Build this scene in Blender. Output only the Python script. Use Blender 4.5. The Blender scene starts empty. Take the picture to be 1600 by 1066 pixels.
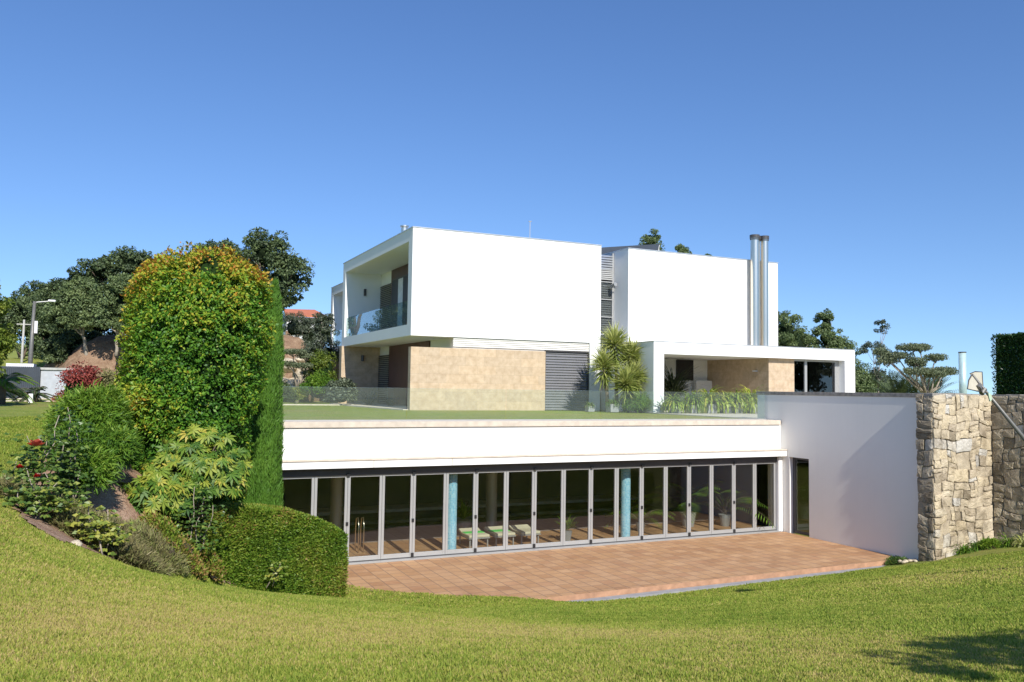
import bpy, math, random
import numpy as np
from mathutils import Vector, Matrix
R = math.radians
random.seed(7); RNG = np.random.default_rng(7)
sc = bpy.context.scene
COL = sc.collection

# ------------------------------------------------------------------ camera, world, sun, exposure
cam = bpy.data.cameras.new('camera'); camo = bpy.data.objects.new('camera', cam); COL.objects.link(camo)
sc.camera = camo
EYE = Vector((0, 0, 1.0))
f_px, yaw, pitch, roll = 1307.56, R(25.09), R(3.278), R(0.8232)
cam.sensor_width = 36; cam.lens = f_px * 36 / 1600; cam.clip_start = .1; cam.clip_end = 12000
fwd = Vector((math.sin(yaw) * math.cos(pitch), math.cos(yaw) * math.cos(pitch), math.sin(pitch)))
rt = Vector((math.cos(yaw), -math.sin(yaw), 0)); up = rt.cross(fwd)
r2 = rt * math.cos(roll) + up * math.sin(roll); u2 = -rt * math.sin(roll) + up * math.cos(roll)
camo.matrix_world = Matrix(((r2.x, u2.x, -fwd.x, EYE.x), (r2.y, u2.y, -fwd.y, EYE.y), (r2.z, u2.z, -fwd.z, EYE.z), (0, 0, 0, 1)))

SUN_EL, SUN_A = R(38), R(3.4)
w = bpy.data.worlds.new('World'); sc.world = w; w.use_nodes = True
nt = w.node_tree; bg = nt.nodes['Background']
sky = nt.nodes.new('ShaderNodeTexSky'); sky.sky_type = 'NISHITA'; sky.sun_disc = False
sky.sun_elevation = SUN_EL; sky.sun_rotation = math.pi + SUN_A
sky.air_density = 1.0; sky.dust_density = 0.0; sky.ozone_density = 4.0; sky.altitude = 0
# the band just over the horizon is read a little higher up: clear dry air without the white rim
tc = nt.nodes.new('ShaderNodeTexCoord'); vm = nt.nodes.new('ShaderNodeVectorMath'); vm.operation = 'MULTIPLY_ADD'
vm.inputs[1].default_value = (1, 1, .92); vm.inputs[2].default_value = (0, 0, .085)
nv = nt.nodes.new('ShaderNodeVectorMath'); nv.operation = 'NORMALIZE'
nt.links.new(tc.outputs['Generated'], vm.inputs[0]); nt.links.new(vm.outputs[0], nv.inputs[0]); nt.links.new(nv.outputs[0], sky.inputs[0])
hs = nt.nodes.new('ShaderNodeHueSaturation'); hs.inputs['Saturation'].default_value = 1.14; hs.inputs['Hue'].default_value = .508
nt.links.new(sky.outputs[0], hs.inputs['Color']); nt.links.new(hs.outputs[0], bg.inputs[0]); bg.inputs[1].default_value = 0.118
sl = bpy.data.lights.new('sun', 'SUN'); sl.energy = 4.3; sl.angle = R(.5); sl.color = (1, .955, .88)
so = bpy.data.objects.new('sun', sl); COL.objects.link(so)
sdir = Vector((-math.sin(SUN_A) * math.cos(SUN_EL), -math.cos(SUN_A) * math.cos(SUN_EL), math.sin(SUN_EL)))
so.rotation_euler = sdir.to_track_quat('Z', 'Y').to_euler(); so.location = (0, -20, 30)
sc.view_settings.view_transform = 'Standard'; sc.view_settings.look = 'None'
sc.view_settings.exposure = 0.45; sc.view_settings.gamma = 1
try: sc.view_settings.use_curve_mapping = False
except Exception: pass
sc.render.engine = 'CYCLES'
sc.render.resolution_x = 1024; sc.render.resolution_y = 682
sc.cycles.max_bounces = 8; sc.cycles.transparent_max_bounces = 24

# ------------------------------------------------------------------ materials
class NT:
    def __init__(s, name):
        s.m = bpy.data.materials.new(name); s.m.use_nodes = True
        s.t = s.m.node_tree; s.p = s.t.nodes['Principled BSDF']; s.out = s.t.nodes['Material Output']
        s._c = None
    def n(s, kind, **kw):
        nd = s.t.nodes.new('ShaderNode' + kind)
        for k, v in kw.items(): setattr(nd, k, v)
        return nd
    def l(s, a, b): s.t.links.new(a, b)
    def co(s, scale=None):
        if s._c is None: s._c = s.n('TexCoord').outputs['Object']
        if scale is None: return s._c
        mp = s.n('Mapping'); mp.inputs['Scale'].default_value = scale if hasattr(scale, '__len__') else (scale,) * 3
        s.l(s._c, mp.inputs[0]); return mp.outputs[0]
    def noise(s, scale, detail=4, rough=.55, vec=None):
        nd = s.n('TexNoise'); nd.inputs['Scale'].default_value = scale; nd.inputs['Detail'].default_value = detail
        nd.inputs['Roughness'].default_value = rough; s.l(vec or s.co(), nd.inputs['Vector']); return nd.outputs['Fac']
    def ramp(s, fac, stops, interp='LINEAR'):
        nd = s.n('ValToRGB'); nd.color_ramp.interpolation = interp
        el = nd.color_ramp.elements
        while len(el) < len(stops): el.new(.5)
        for e, (p, c) in zip(el, stops): e.position = p; e.color = (*c, 1)
        s.l(fac, nd.inputs[0]); return nd.outputs[0]
    def mix(s, a, b, fac, mode='MIX'):
        nd = s.n('Mix', data_type='RGBA', blend_type=mode)
        for v, i in ((fac, 0), (a, 6), (b, 7)):
            if hasattr(v, 'is_output'): s.l(v, nd.inputs[i])
            else: nd.inputs[i].default_value = v if i == 0 else (*v, 1)
        return nd.outputs[2]
    def math(s, op, a, b=0):
        nd = s.n('Math', operation=op)
        for v, i in ((a, 0), (b, 1)):
            if hasattr(v, 'is_output'): s.l(v, nd.inputs[i])
            else: nd.inputs[i].default_value = v
        return nd.outputs[0]
    def attr(s, name): return s.n('Attribute', attribute_name=name).outputs['Fac']
    def bump(s, h, strength=.3, dist=.01):
        b = s.n('Bump'); b.inputs['Strength'].default_value = strength; b.inputs['Distance'].default_value = dist
        s.l(h, b.inputs['Height']); s.l(b.outputs[0], s.p.inputs['Normal'])
    def fin(s, col=None, rough=.6, metal=0, spec=.5):
        if col is not None:
            if hasattr(col, 'is_output'): s.l(col, s.p.inputs['Base Color'])
            else: s.p.inputs['Base Color'].default_value = (*col, 1)
        if hasattr(rough, 'is_output'): s.l(rough, s.p.inputs['Roughness'])
        else: s.p.inputs['Roughness'].default_value = rough
        s.p.inputs['Metallic'].default_value = metal
        s.p.inputs['Specular IOR Level'].default_value = spec
        return s.m

def plain(name, col, rough=.5, metal=0, var=.12, scale=3, bump=.05, spec=.5):
    t = NT(name); n = t.noise(scale, 5)
    c = t.ramp(n, [(.3, tuple(x * (1 - var) for x in col)), (.7, tuple(min(1, x * (1 + var)) for x in col))])
    if bump: t.bump(t.noise(scale * 30, 3), bump, .004)
    return t.fin(c, rough, metal, spec)

def stucco(name, col, stain=.0):
    t = NT(name)
    c = t.ramp(t.noise(.6, 6, .6), [(.3, tuple(x * .955 for x in col)), (.75, col)])
    if stain:
        v = t.co((6, 6, .35)); n = t.noise(1.6, 5, .6, v)
        c = t.mix(c, tuple(x * .78 for x in col), t.math('MULTIPLY', t.ramp(n, [(.5, (0, 0, 0)), (.8, (1, 1, 1))]), stain))
    t.bump(t.noise(160, 3), .15, .003)
    return t.fin(c, .85, 0, .2)

def glass(name, tint, refl=1.0, dust=0.0, dustcol=(.75, .85, .8)):
    t = NT(name); t.t.nodes.remove(t.p)
    tr = t.n('BsdfTransparent'); tr.inputs[0].default_value = (*tint, 1)
    gl = t.n('BsdfGlossy'); gl.inputs['Roughness'].default_value = 0.0; gl.inputs[0].default_value = (.95, .97, 1, 1)
    fr = t.n('Fresnel'); fr.inputs[0].default_value = 1.5
    gm = t.n('NewGeometry')          # reflect on the entering face only, as a thin pane does
    ms = t.n('MixShader'); t.l(t.math('MULTIPLY', t.math('MULTIPLY', fr.outputs[0], refl), t.math('SUBTRACT', 1.0, gm.outputs['Backfacing'])), ms.inputs[0])
    last = tr.outputs[0]
    if dust:
        df = t.n('BsdfDiffuse'); df.inputs[0].default_value = (*dustcol, 1)
        m2 = t.n('MixShader'); t.l(t.math('MULTIPLY', t.math('ADD', t.noise(2.2, 3), .5), dust), m2.inputs[0]); t.l(last, m2.inputs[1]); t.l(df.outputs[0], m2.inputs[2]); last = m2.outputs[0]
    t.l(last, ms.inputs[1]); t.l(gl.outputs[0], ms.inputs[2])
    t.l(ms.outputs[0], t.out.inputs[0])
    return t.m

def leafmat(name, stops, rough=.45, trans=.3, spec=.4):
    t = NT(name)
    c = t.ramp(t.attr('tone'), stops)
    t.fin(c, rough, 0, spec)
    tl = t.n('BsdfTranslucent'); t.l(c, tl.inputs[0])
    ms = t.n('MixShader'); ms.inputs[0].default_value = trans
    t.l(t.p.outputs[0], ms.inputs[1]); t.l(tl.outputs[0], ms.inputs[2]); t.l(ms.outputs[0], t.out.inputs[0])
    return t.m

M = {}
M['white'] = stucco('white_render', (.86, .86, .84))
M['whiteold'] = stucco('white_render_weathered', (.84, .82, .77), .10)
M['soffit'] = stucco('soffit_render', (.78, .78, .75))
M['alu'] = plain('grey_aluminium', (.42, .42, .41), .42, .35, .04, 2, .02)
M['aludark'] = plain('dark_aluminium', (.085, .08, .08), .4, .2, .08, 3, .02)
M['shutter'] = plain('shutter_grey', (.17, .17, .18), .45, .2, .06, 3, .02)
M['louvre'] = plain('louvre_light', (.70, .68, .63), .5, .1, .04, 3, .02)
M['black'] = plain('black_plastic', (.02, .02, .022), .4)
M['maroon'] = plain('maroon_panel', (.075, .028, .026), .35, 0, .2, 2)
M['steel'] = NT('stainless_steel').fin((.80, .72, .60), .30, 1)
M['steeldull'] = plain('brushed_metal', (.45, .46, .47), .35, .8, .1, 4, .05)
M['roofdark'] = plain('zinc_roof', (.055, .065, .08), .45, .3, .15, 2, .05)
M['curtain'] = plain('curtain', (.7, .7, .7), .8)
M['flash'] = plain('metal_flashing', (.6, .6, .6), .35, .5)
M['concrete'] = plain('concrete', (.42, .41, .38), .85, 0, .15, 4, .4)
M['greypot'] = plain('grey_pot', (.30, .30, .30), .7, 0, .12, 5, .2)
M['bark'] = plain('bark', (.14, .105, .075), .9, 0, .35, 6, .8)
M['palebark'] = plain('pale_bark', (.32, .27, .21), .9, 0, .3, 8, .8)
M['poolglass'] = glass('door_glass', (.86, .88, .86), 1.7)
M['darkglass'] = glass('window_glass', (.35, .37, .37), 1.8)
M['railglass'] = glass('railing_glass', (.92, .96, .94), 1.2, .03)
M['balcglass'] = glass('balcony_glass', (.72, .84, .84), 1.5, .06)
M['green'] = plain('green_towel', (.10, .62, .12), .9)
M['cream'] = plain('cream_cushion', (.66, .60, .44), .85)
M['creamshade'] = plain('cream_shade', (.50, .46, .36), .6)
M['rim'] = plain('dark_rim', (.06, .055, .05), .5)
M['pole'] = plain('grey_pole', (.16, .155, .14), .45, .2, .15, 8)
M['mint'] = plain('pale_green_tube', (.55, .72, .70), .35, .3)
M['redroof'] = plain('terracotta_roof', (.50, .16, .08), .8, 0, .2, 2, .5)

def travertine():
    t = NT('travertine_cladding')
    br = t.n('TexBrick'); br.offset = .37
    mp = t.n('Mapping'); mp.inputs['Rotation'].default_value = (R(90), 0, 0)
    # use x+y as the running coordinate so both wall directions are tiled
    sx = t.n('SeparateXYZ'); t.l(t.co(), sx.inputs[0]); cx = t.n('CombineXYZ')
    t.l(t.math('ADD', sx.outputs[0], sx.outputs[1]), cx.inputs[0]); t.l(sx.outputs[2], cx.inputs[1])
    t.l(cx.outputs[0], br.inputs['Vector'])
    br.inputs['Scale'].default_value = 1; br.inputs['Brick Width'].default_value = .95; br.inputs['Row Height'].default_value = .41
    br.inputs['Mortar Size'].default_value = .003; br.inputs['Bias'].default_value = 0
    br.inputs['Color1'].default_value = (.66, .51, .35, 1); br.inputs['Color2'].default_value = (.58, .46, .33, 1); br.inputs['Mortar'].default_value = (.36, .29, .21, 1)
    v = t.noise(3.5, 7, .65)
    c = t.mix(br.outputs[0], t.ramp(v, [(.3, (.62, .56, .48)), (.7, (1, 1, 1))]), .75, 'MULTIPLY')
    pit = t.noise(26, 5, .7)
    c = t.mix(c, (.30, .22, .14), t.ramp(pit, [(.62, (0, 0, 0)), (.78, (.7, .7, .7))]))
    t.bump(pit, .25, .006)
    return t.fin(c, .7, 0, .3)
M['trav'] = travertine()
M['coping'] = plain('travertine_coping', (.60, .52, .42), .75, 0, .14, 5, .3)
M['darkcoping'] = plain('weathered_coping', (.27, .25, .22), .85, 0, .3, 7, .4)

def tiles():
    t = NT('terracotta_tiles')
    br = t.n('TexBrick'); br.offset = 0; br.squash = 1
    mp = t.n('Mapping'); mp.inputs['Location'].default_value = (.06, .02, 0); t.l(t.co(), mp.inputs[0]); t.l(mp.outputs[0], br.inputs['Vector'])
    br.inputs['Scale'].default_value = 1; br.inputs['Brick Width'].default_value = .40; br.inputs['Row Height'].default_value = .40
    br.inputs['Mortar Size'].default_value = .011; br.inputs['Mortar Smooth'].default_value = .1
    br.inputs['Color1'].default_value = (1, 1, 1, 1); br.inputs['Color2'].default_value = (0, 0, 0, 1); br.inputs['Mortar'].default_value = (.5, .5, .5, 1)
    tone = t.ramp(br.outputs[0], [(0, (.43, .23, .11)), (.25, (.49, .275, .13)), (.5, (.53, .305, .148)), (.8, (.56, .335, .175)), (1, (.46, .245, .12))])
    n = t.noise(1.1, 5, .6); c = t.mix(tone, t.ramp(n, [(.3, (.74, .70, .68)), (.7, (1, 1, 1))]), .9, 'MULTIPLY')
    n2 = t.noise(9, 5, .7); c = t.mix(c, (.60, .42, .29), t.math('MULTIPLY', t.ramp(n2, [(.5, (0, 0, 0)), (.75, (1, 1, 1))]), .35))
    c = t.mix(c, (.20, .13, .085), br.outputs['Fac'])
    t.bump(t.math('SUBTRACT', t.math('MULTIPLY', n2, .3), br.outputs['Fac']), .35, .004)
    return t.fin(c, .62, 0, .35)
M['tiles'] = tiles()
M['tileedge'] = plain('terracotta_edge', (.42, .235, .14), .7, 0, .25, 4, .2)

def shadetiles():  # greyed version of the hall tiles, with shade in the colour
    t = NT('shaded_indoor_tiles'); br = t.n('TexBrick'); br.offset = 0; t.l(t.co(), br.inputs['Vector'])
    br.inputs['Scale'].default_value = 1; br.inputs['Brick Width'].default_value = .40; br.inputs['Row Height'].default_value = .40; br.inputs['Mortar Size'].default_value = .010
    br.inputs['Color1'].default_value = (.44, .36, .33, 1); br.inputs['Color2'].default_value = (.35, .29, .27, 1); br.inputs['Mortar'].default_value = (.12, .10, .09, 1)
    return t.fin(t.mix(br.outputs[0], t.ramp(t.noise(2, 4), [(.3, (.8, .8, .8)), (.7, (1, 1, 1))]), .7, 'MULTIPLY'), .35)
M['indoorshade'] = shadetiles()

def mosaic():
    t = NT('blue_mosaic')
    br = t.n('TexBrick'); br.offset = 0
    g = t.n('TexCoord').outputs['UV']
    mp = t.n('Mapping'); t.l(g, mp.inputs[0]); t.l(mp.outputs[0], br.inputs['Vector'])
    br.inputs['Scale'].default_value = 1; br.inputs['Brick Width'].default_value = .05; br.inputs['Row Height'].default_value = .05
    br.inputs['Mortar Size'].default_value = .004
    br.inputs['Color1'].default_value = (.42, .78, .95, 1); br.inputs['Color2'].default_value = (.16, .52, .78, 1); br.inputs['Mortar'].default_value = (.6, .72, .8, 1)
    return t.fin(br.outputs[0], .2)
M['mosaic'] = mosaic()

def lawnmat():
    t = NT('lawn')
    n = t.noise(.16, 4, .6); n2 = t.noise(1.4, 5, .7); n3 = t.noise(14, 4, .7); n4 = t.noise(70, 3, .7)
    a = t.ramp(n2, [(.3, (.17, .23, .04)), (.5, (.26, .30, .06)), (.72, (.34, .33, .09))])
    c = t.mix(a, (.34, .28, .11), t.math('MULTIPLY', t.ramp(n, [(.46, (0, 0, 0)), (.62, (1, 1, 1))]), .55))
    c = t.mix(c, t.ramp(n3, [(.25, (.75, .80, .70)), (.7, (1.1, 1.1, 1.05))]), .8, 'MULTIPLY')
    c = t.mix(c, t.ramp(n4, [(.3, (.70, .74, .62)), (.65, (1.15, 1.15, 1.1))]), .8, 'MULTIPLY')
    t.bump(t.math('ADD', n4, t.math('MULTIPLY', n3, .5)), .9, .03)
    return t.fin(c, .85, 0, .15)
M['lawn'] = lawnmat()
def soilmat(name, c1, c2):
    t = NT(name); n = t.noise(3, 6, .7); n2 = t.noise(30, 4, .7)
    c = t.mix(t.ramp(n, [(.3, c1), (.7, c2)]), t.ramp(n2, [(.35, (.5, .45, .4)), (.65, (1.1, 1.1, 1.1))]), .8, 'MULTIPLY')
    t.bump(n2, 1, .03)
    return t.fin(c, .95, 0, .1)
M['soil'] = soilmat('soil', (.36, .21, .14), (.58, .42, .30))
M['bank'] = soilmat('dry_bank', (.22, .13, .085), (.42, .30, .20))
M['hill'] = soilmat('far_hill', (.05, .07, .03), (.12, .12, .06))

def stonemat():
    t = NT('granite_rubble')
    tone = t.ramp(t.attr('tone'), [(0, (.30, .25, .18)), (.25, (.50, .42, .31)), (.5, (.64, .55, .41)), (.8, (.70, .59, .41)), (1, (.66, .63, .57))])
    n = t.noise(5, 7, .7); n2 = t.noise(40, 4, .7)
    c = t.mix(tone, t.ramp(n, [(.3, (.50, .46, .42)), (.5, (1, .98, .95))]), .8, 'MULTIPLY')
    c = t.mix(c, t.ramp(n2, [(.3, (.6, .6, .6)), (.6, (1.05, 1.05, 1.05))]), .7, 'MULTIPLY')
    c = t.mix(c, t.ramp(t.noise(1.3, 5, .65), [(.38, (.52, .50, .48)), (.56, (1, 1, 1))]), .75, 'MULTIPLY')
    t.bump(t.math('ADD', n, t.math('MULTIPLY', n2, 1.2)), .8, .02)
    return t.fin(c, .9, 0, .15)
M['stone'] = stonemat()
M['mortar'] = plain('dark_joint', (.32, .27, .20), .95, 0, .3, 10, .5)

L = {}
L['bush'] = leafmat('laurel_leaf', [(0, (.025, .08, .012)), (.28, (.065, .19, .018)), (.48, (.15, .31, .026)), (.68, (.38, .42, .035)), (.84, (.52, .33, .035)), (1, (.45, .16, .03))], .5, .3, .35)
L['cypress'] = leafmat('cypress_leaf', [(0, (.045, .125, .015)), (.5, (.105, .24, .025)), (1, (.18, .33, .04))], .6, .3)
L['hedge'] = leafmat('hedge_leaf', [(0, (.05, .12, .012)), (.45, (.125, .235, .02)), (.78, (.25, .32, .035)), (1, (.33, .20, .07))], .55, .3)
L['oak'] = leafmat('oak_leaf', [(0, (.04, .062, .028)), (.5, (.095, .135, .05)), (1, (.18, .23, .085))], .55, .2)
L['pine'] = leafmat('pale_tree_leaf', [(0, (.08, .12, .05)), (.5, (.16, .215, .08)), (1, (.27, .33, .13))], .55, .25)
L['lime'] = leafmat('lime_leaf', [(0, (.09, .15, .02)), (.5, (.20, .26, .035)), (1, (.34, .33, .06))], .5, .35)
L['feather'] = leafmat('feathery_leaf', [(0, (.045, .12, .012)), (.5, (.14, .27, .022)), (1, (.30, .40, .045))], .55, .35)
L['fatsia'] = leafmat('yellow_green_leaf', [(0, (.035, .10, .015)), (.4, (.12, .23, .028)), (.75, (.33, .38, .05)), (1, (.50, .42, .07))], .5, .3, .35)
L['rose'] = leafmat('rose_leaf', [(0, (.035, .085, .02)), (.45, (.09, .17, .035)), (.8, (.22, .28, .05)), (1, (.36, .36, .07))], .4, .25)
L['lav'] = leafmat('dry_lavender_leaf', [(0, (.14, .115, .06)), (.5, (.25, .23, .09)), (.8, (.22, .28, .07)), (1, (.40, .33, .20))], .7, .2)
L['yucca'] = leafmat('yucca_leaf', [(0, (.11, .15, .03)), (.5, (.30, .36, .08)), (1, (.58, .58, .22))], .4, .25)
L['strap'] = leafmat('strap_leaf', [(0, (.10, .19, .02)), (.5, (.32, .42, .05)), (1, (.62, .55, .11))], .4, .35)
L['grass'] = leafmat('grass_blade', [(0, (.125, .205, .025)), (.42, (.27, .345, .048)), (.72, (.42, .42, .085)), (1, (.50, .40, .155))], .6, .35, .2)
L['red'] = leafmat('red_plume', [(0, (.20, .05, .03)), (.5, (.36, .07, .06)), (1, (.45, .14, .09))], .6, .3)
L['euca'] = leafmat('grey_leaf', [(0, (.07, .095, .06)), (.5, (.13, .16, .10)), (1, (.22, .25, .16))], .5, .2)
L['dark'] = leafmat('dark_hedge_leaf', [(0, (.012, .04, .012)), (.5, (.03, .085, .02)), (1, (.09, .16, .045))], .3, .2, .5)
L['petal'] = leafmat('rose_petal', [(0, (.42, .01, .012)), (.5, (.60, .03, .025)), (1, (.75, .20, .12))], .5, .25)
L['cork'] = leafmat('dry_tray_leaf', [(0, (.07, .10, .05)), (.5, (.15, .185, .095)), (1, (.27, .29, .17))], .6, .2)
CORE = {k: NT('inner_' + k).fin(v, .95, 0, .05) for k, v in dict(green=(.014, .03, .008), oak=(.014, .022, .010), hedge=(.045, .06, .012), cyp=(.03, .08, .012), brown=(.07, .055, .035)).items()}  # near-black cores: shade deep inside the foliage as colour

# ------------------------------------------------------------------ object helpers
def tag(o, label=None, cat=None, group=None, kind=None):
    if label: o['label'] = label
    if cat: o['category'] = cat
    if group: o['group'] = group
    if kind: o['kind'] = kind
    return o
def thing(name, label, cat, loc=(0, 0, 0), group=None, rz=0):
    o = bpy.data.objects.new(name, None); COL.objects.link(o); o.location = loc; o.rotation_euler.z = rz
    o.empty_display_size = .2
    return tag(o, label, cat, group)
class MB:
    """collects shapes in WORLD coordinates; build() subtracts the parent's location"""
    def __init__(s): s.v = []; s.f = []; s.uv = None
    def box(s, x0, x1, y0, y1, z0, z1):
        b = len(s.v); s.v += [(x, y, z) for z in (z0, z1) for y in (y0, y1) for x in (x0, x1)]
        s.f += [(b, b+2, b+3, b+1), (b+4, b+5, b+7, b+6), (b, b+1, b+5, b+4), (b+2, b+6, b+7, b+3), (b, b+4, b+6, b+2), (b+1, b+3, b+7, b+5)]
        return s
    def prism(s, poly, z0, z1):
        b = len(s.v); n = len(poly)
        s.v += [(x, y, z0) for x, y in poly] + [(x, y, z1) for x, y in poly]
        s.f += [tuple(range(b + n - 1, b - 1, -1)), tuple(range(b + n, b + 2 * n))]
        s.f += [(b+i, b+(i+1) % n, b+n+(i+1) % n, b+n+i) for i in range(n)]
        return s
    def face(s, pts):
        b = len(s.v); s.v += [tuple(p) for p in pts]; s.f.append(tuple(range(b, b + len(pts)))); return s
    def solid(s, pts, off):
        """polygon extruded by vector off"""
        b = len(s.v); n = len(pts); off = Vector(off)
        s.v += [tuple(p) for p in pts] + [tuple(Vector(p) + off) for p in pts]
        s.f += [tuple(range(b + n - 1, b - 1, -1)), tuple(range(b + n, b + 2 * n))]
        s.f += [(b+i, b+(i+1) % n, b+n+(i+1) % n, b+n+i) for i in range(n)]
        return s
    def tube(s, pts, rad, n=10, cap=True):
        pts = [Vector(p) for p in pts]
        if not hasattr(rad, '__len__'): rad = [rad] * len(pts)
        b = len(s.v); pa = None
        for i, p in enumerate(pts):
            d = (pts[min(i+1, len(pts)-1)] - pts[max(i-1, 0)]).normalized()
            if pa is None: pa = d.orthogonal().normalized()
            pa = (pa - d * pa.dot(d)).normalized(); q = d.cross(pa)
            for k in range(n):
                a = 2 * math.pi * k / n
                s.v.append(tuple(p + (pa * math.cos(a) + q * math.sin(a)) * rad[i]))
        for i in range(len(pts) - 1):
            for k in range(n):
                s.f.append((b+i*n+k, b+i*n+(k+1) % n, b+(i+1)*n+(k+1) % n, b+(i+1)*n+k))
        if cap:
            s.f.append(tuple(b + k for k in range(n - 1, -1, -1))); s.f.append(tuple(b + (len(pts)-1)*n + k for k in range(n)))
        return s
    def build(s, name, mat, parent=None, smooth=False, bevel=0, kind=None):
        me = bpy.data.meshes.new(name); loc = Vector(parent_world(parent)) if parent else Vector((0, 0, 0))
        v = [tuple(Vector(p) - loc) for p in s.v] if parent else s.v
        me.from_pydata(v, [], s.f); me.materials.append(mat); me.update()
        if smooth: me.polygons.foreach_set('use_smooth', [True] * len(me.polygons))
        o = bpy.data.objects.new(name, me); COL.objects.link(o)
        if parent: o.parent = parent
        if bevel:
            bm = o.modifiers.new('bevel', 'BEVEL'); bm.width = bevel; bm.segments = 2; bm.limit_method = 'ANGLE'
        if kind: o['kind'] = kind
        return o
def parent_world(p):
    l = Vector((0, 0, 0))
    while p is not None: l += p.location; p = p.parent
    return l

def sn(P, seed, f=1.0, octs=3):
    """cheap vector noise in -1..1"""
    r = np.random.default_rng(seed); out = np.zeros(len(P)); amp = 1; tot = 0
    for o in range(octs):
        k = r.normal(size=(5, 3)) * f * (1.9 ** o); ph = r.uniform(0, 6.28, 5)
        out += amp * np.sin(P @ k.T + ph).sum(1) / 2.6; tot += amp; amp *= .55
    return np.clip(out / tot, -1, 1)
def norm(a): return a / np.maximum(np.linalg.norm(a, axis=1, keepdims=True), 1e-9)

def leaves(name, P, Dir, Nrm, length, width, tone, mat, parent, fold=.0, bend=0.0, kind=None):
    """one mesh of leaf quads: base P, pointing Dir, facing Nrm. P relative to the world."""
    n = len(P); length = np.broadcast_to(length, n)[:, None]; width = np.broadcast_to(width, n)[:, None]
    Dir = norm(Dir); S = norm(np.cross(Dir, Nrm)); N = norm(np.cross(S, Dir))
    loc = np.array(parent_world(parent)) if parent else np.zeros(3)
    b = P - loc; tip = b + Dir * length - N * length * bend
    mid = b + Dir * length * .5 + N * length * fold
    V = np.stack([b, mid + S * width * .5, tip, mid - S * width * .5], 1).reshape(-1, 3).astype(np.float32)
    me = bpy.data.meshes.new(name); me.vertices.add(4 * n); me.vertices.foreach_set('co', V.ravel())
    me.loops.add(4 * n); me.loops.foreach_set('vertex_index', np.arange(4 * n, dtype=np.int32))
    me.polygons.add(n); me.polygons.foreach_set('loop_start', np.arange(0, 4 * n, 4, dtype=np.int32))
    me.polygons.foreach_set('loop_total', np.full(n, 4, dtype=np.int32))
    at = me.attributes.new('tone', 'FLOAT', 'FACE'); at.data.foreach_set('value', np.clip(tone, 0, 1).astype(np.float32))
    me.materials.append(mat); me.update(calc_edges=True)
    o = bpy.data.objects.new(name, me); COL.objects.link(o)
    if parent: o.parent = parent
    if kind: o['kind'] = kind
    return o

def sphere_pts(n, rng):
    v = rng.normal(size=(n, 3)); return norm(v)

def core_ball(name, c, r, mat, parent, seed=0, amp=.15):
    me = bpy.data.meshes.new(name); import bmesh
    bm = bmesh.new(); bmesh.ops.create_icosphere(bm, subdivisions=3, radius=1)
    P = np.array([v.co[:] for v in bm.verts]); d = 1 + amp * sn(P * 2, seed)
    loc = np.array(parent_world(parent))
    for v, p, k in zip(bm.verts, P, d): v.co = Vector((np.array(c) - loc + p * np.array(r) * k).tolist())
    bm.to_mesh(me); bm.free(); me.materials.append(mat)
    o = bpy.data.objects.new(name, me); COL.objects.link(o); o.parent = parent
    return o

def crown(name, blobs, nclump, nleaf, size, mat, parent, seed=0, clump_r=.28, aspect=.55, droop=.2, tone_fn=None, flat=1.0):
    """foliage: clumps spread through ellipsoid blobs; each clump a small shell of leaf-sized faces"""
    rng = np.random.default_rng(seed); PP = []; DD = []; NN = []; TT = []; SS = []
    vol = np.array([b[1][0] * b[1][1] * b[1][2] for b in blobs]) ** (2 / 3); vol /= vol.sum()
    for (c, r), wv in zip(blobs, vol):
        k = max(3, int(nclump * wv)); c = np.array(c, float); r = np.array(r, float)
        d = sphere_pts(k, rng); d[:, 2] = np.where(d[:, 2] < -.55, -d[:, 2], d[:, 2])
        rad = rng.uniform(.62, 1.05, k)[:, None]; cc = c + d * r * rad
        cr = clump_r * r.mean() * rng.uniform(.55, 1.25, k)
        base = rng.normal(.42, .16, k)
        n = int(nleaf)
        q = sphere_pts(k * n, rng) ; idx = np.repeat(np.arange(k), n)
        off = q * (cr[idx] * rng.uniform(.45, 1.0, k * n) ** .6)[:, None]; off[:, 2] *= .62 * flat
        P = cc[idx] + off
        D = norm(q + rng.normal(scale=.7, size=q.shape)); D[:, 2] -= droop
        Nn = norm(q * .8 + d[idx] * .4 + rng.normal(scale=.5, size=q.shape) + np.array([0, 0, .5]))
        PP.append(P); DD.append(D); NN.append(Nn)
        TT.append(base[idx] + rng.normal(0, .14, k * n)); SS.append(rng.uniform(.6, 1.3, k * n) * size)
    P = np.concatenate(PP); T = np.concatenate(TT); S = np.concatenate(SS)
    if tone_fn is not None: T = tone_fn(P, T)
    return leaves(name, P, np.concatenate(DD), np.concatenate(NN), S, S * aspect, T, mat, parent, fold=.08, bend=.1)

def limb(mb, p0, p1, r0, r1, rng, wob=.12, n=6):
    p0 = Vector(p0); p1 = Vector(p1); L_ = (p1 - p0).length; pts = []
    for i in range(n):
        t = i / (n - 1); p = p0.lerp(p1, t)
        if 0 < i < n - 1: p += Vector(rng.normal(scale=wob * L_ / n, size=3).tolist())
        pts.append(p)
    mb.tube(pts, [r0 + (r1 - r0) * i / (n - 1) for i in range(n)], 8)

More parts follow.
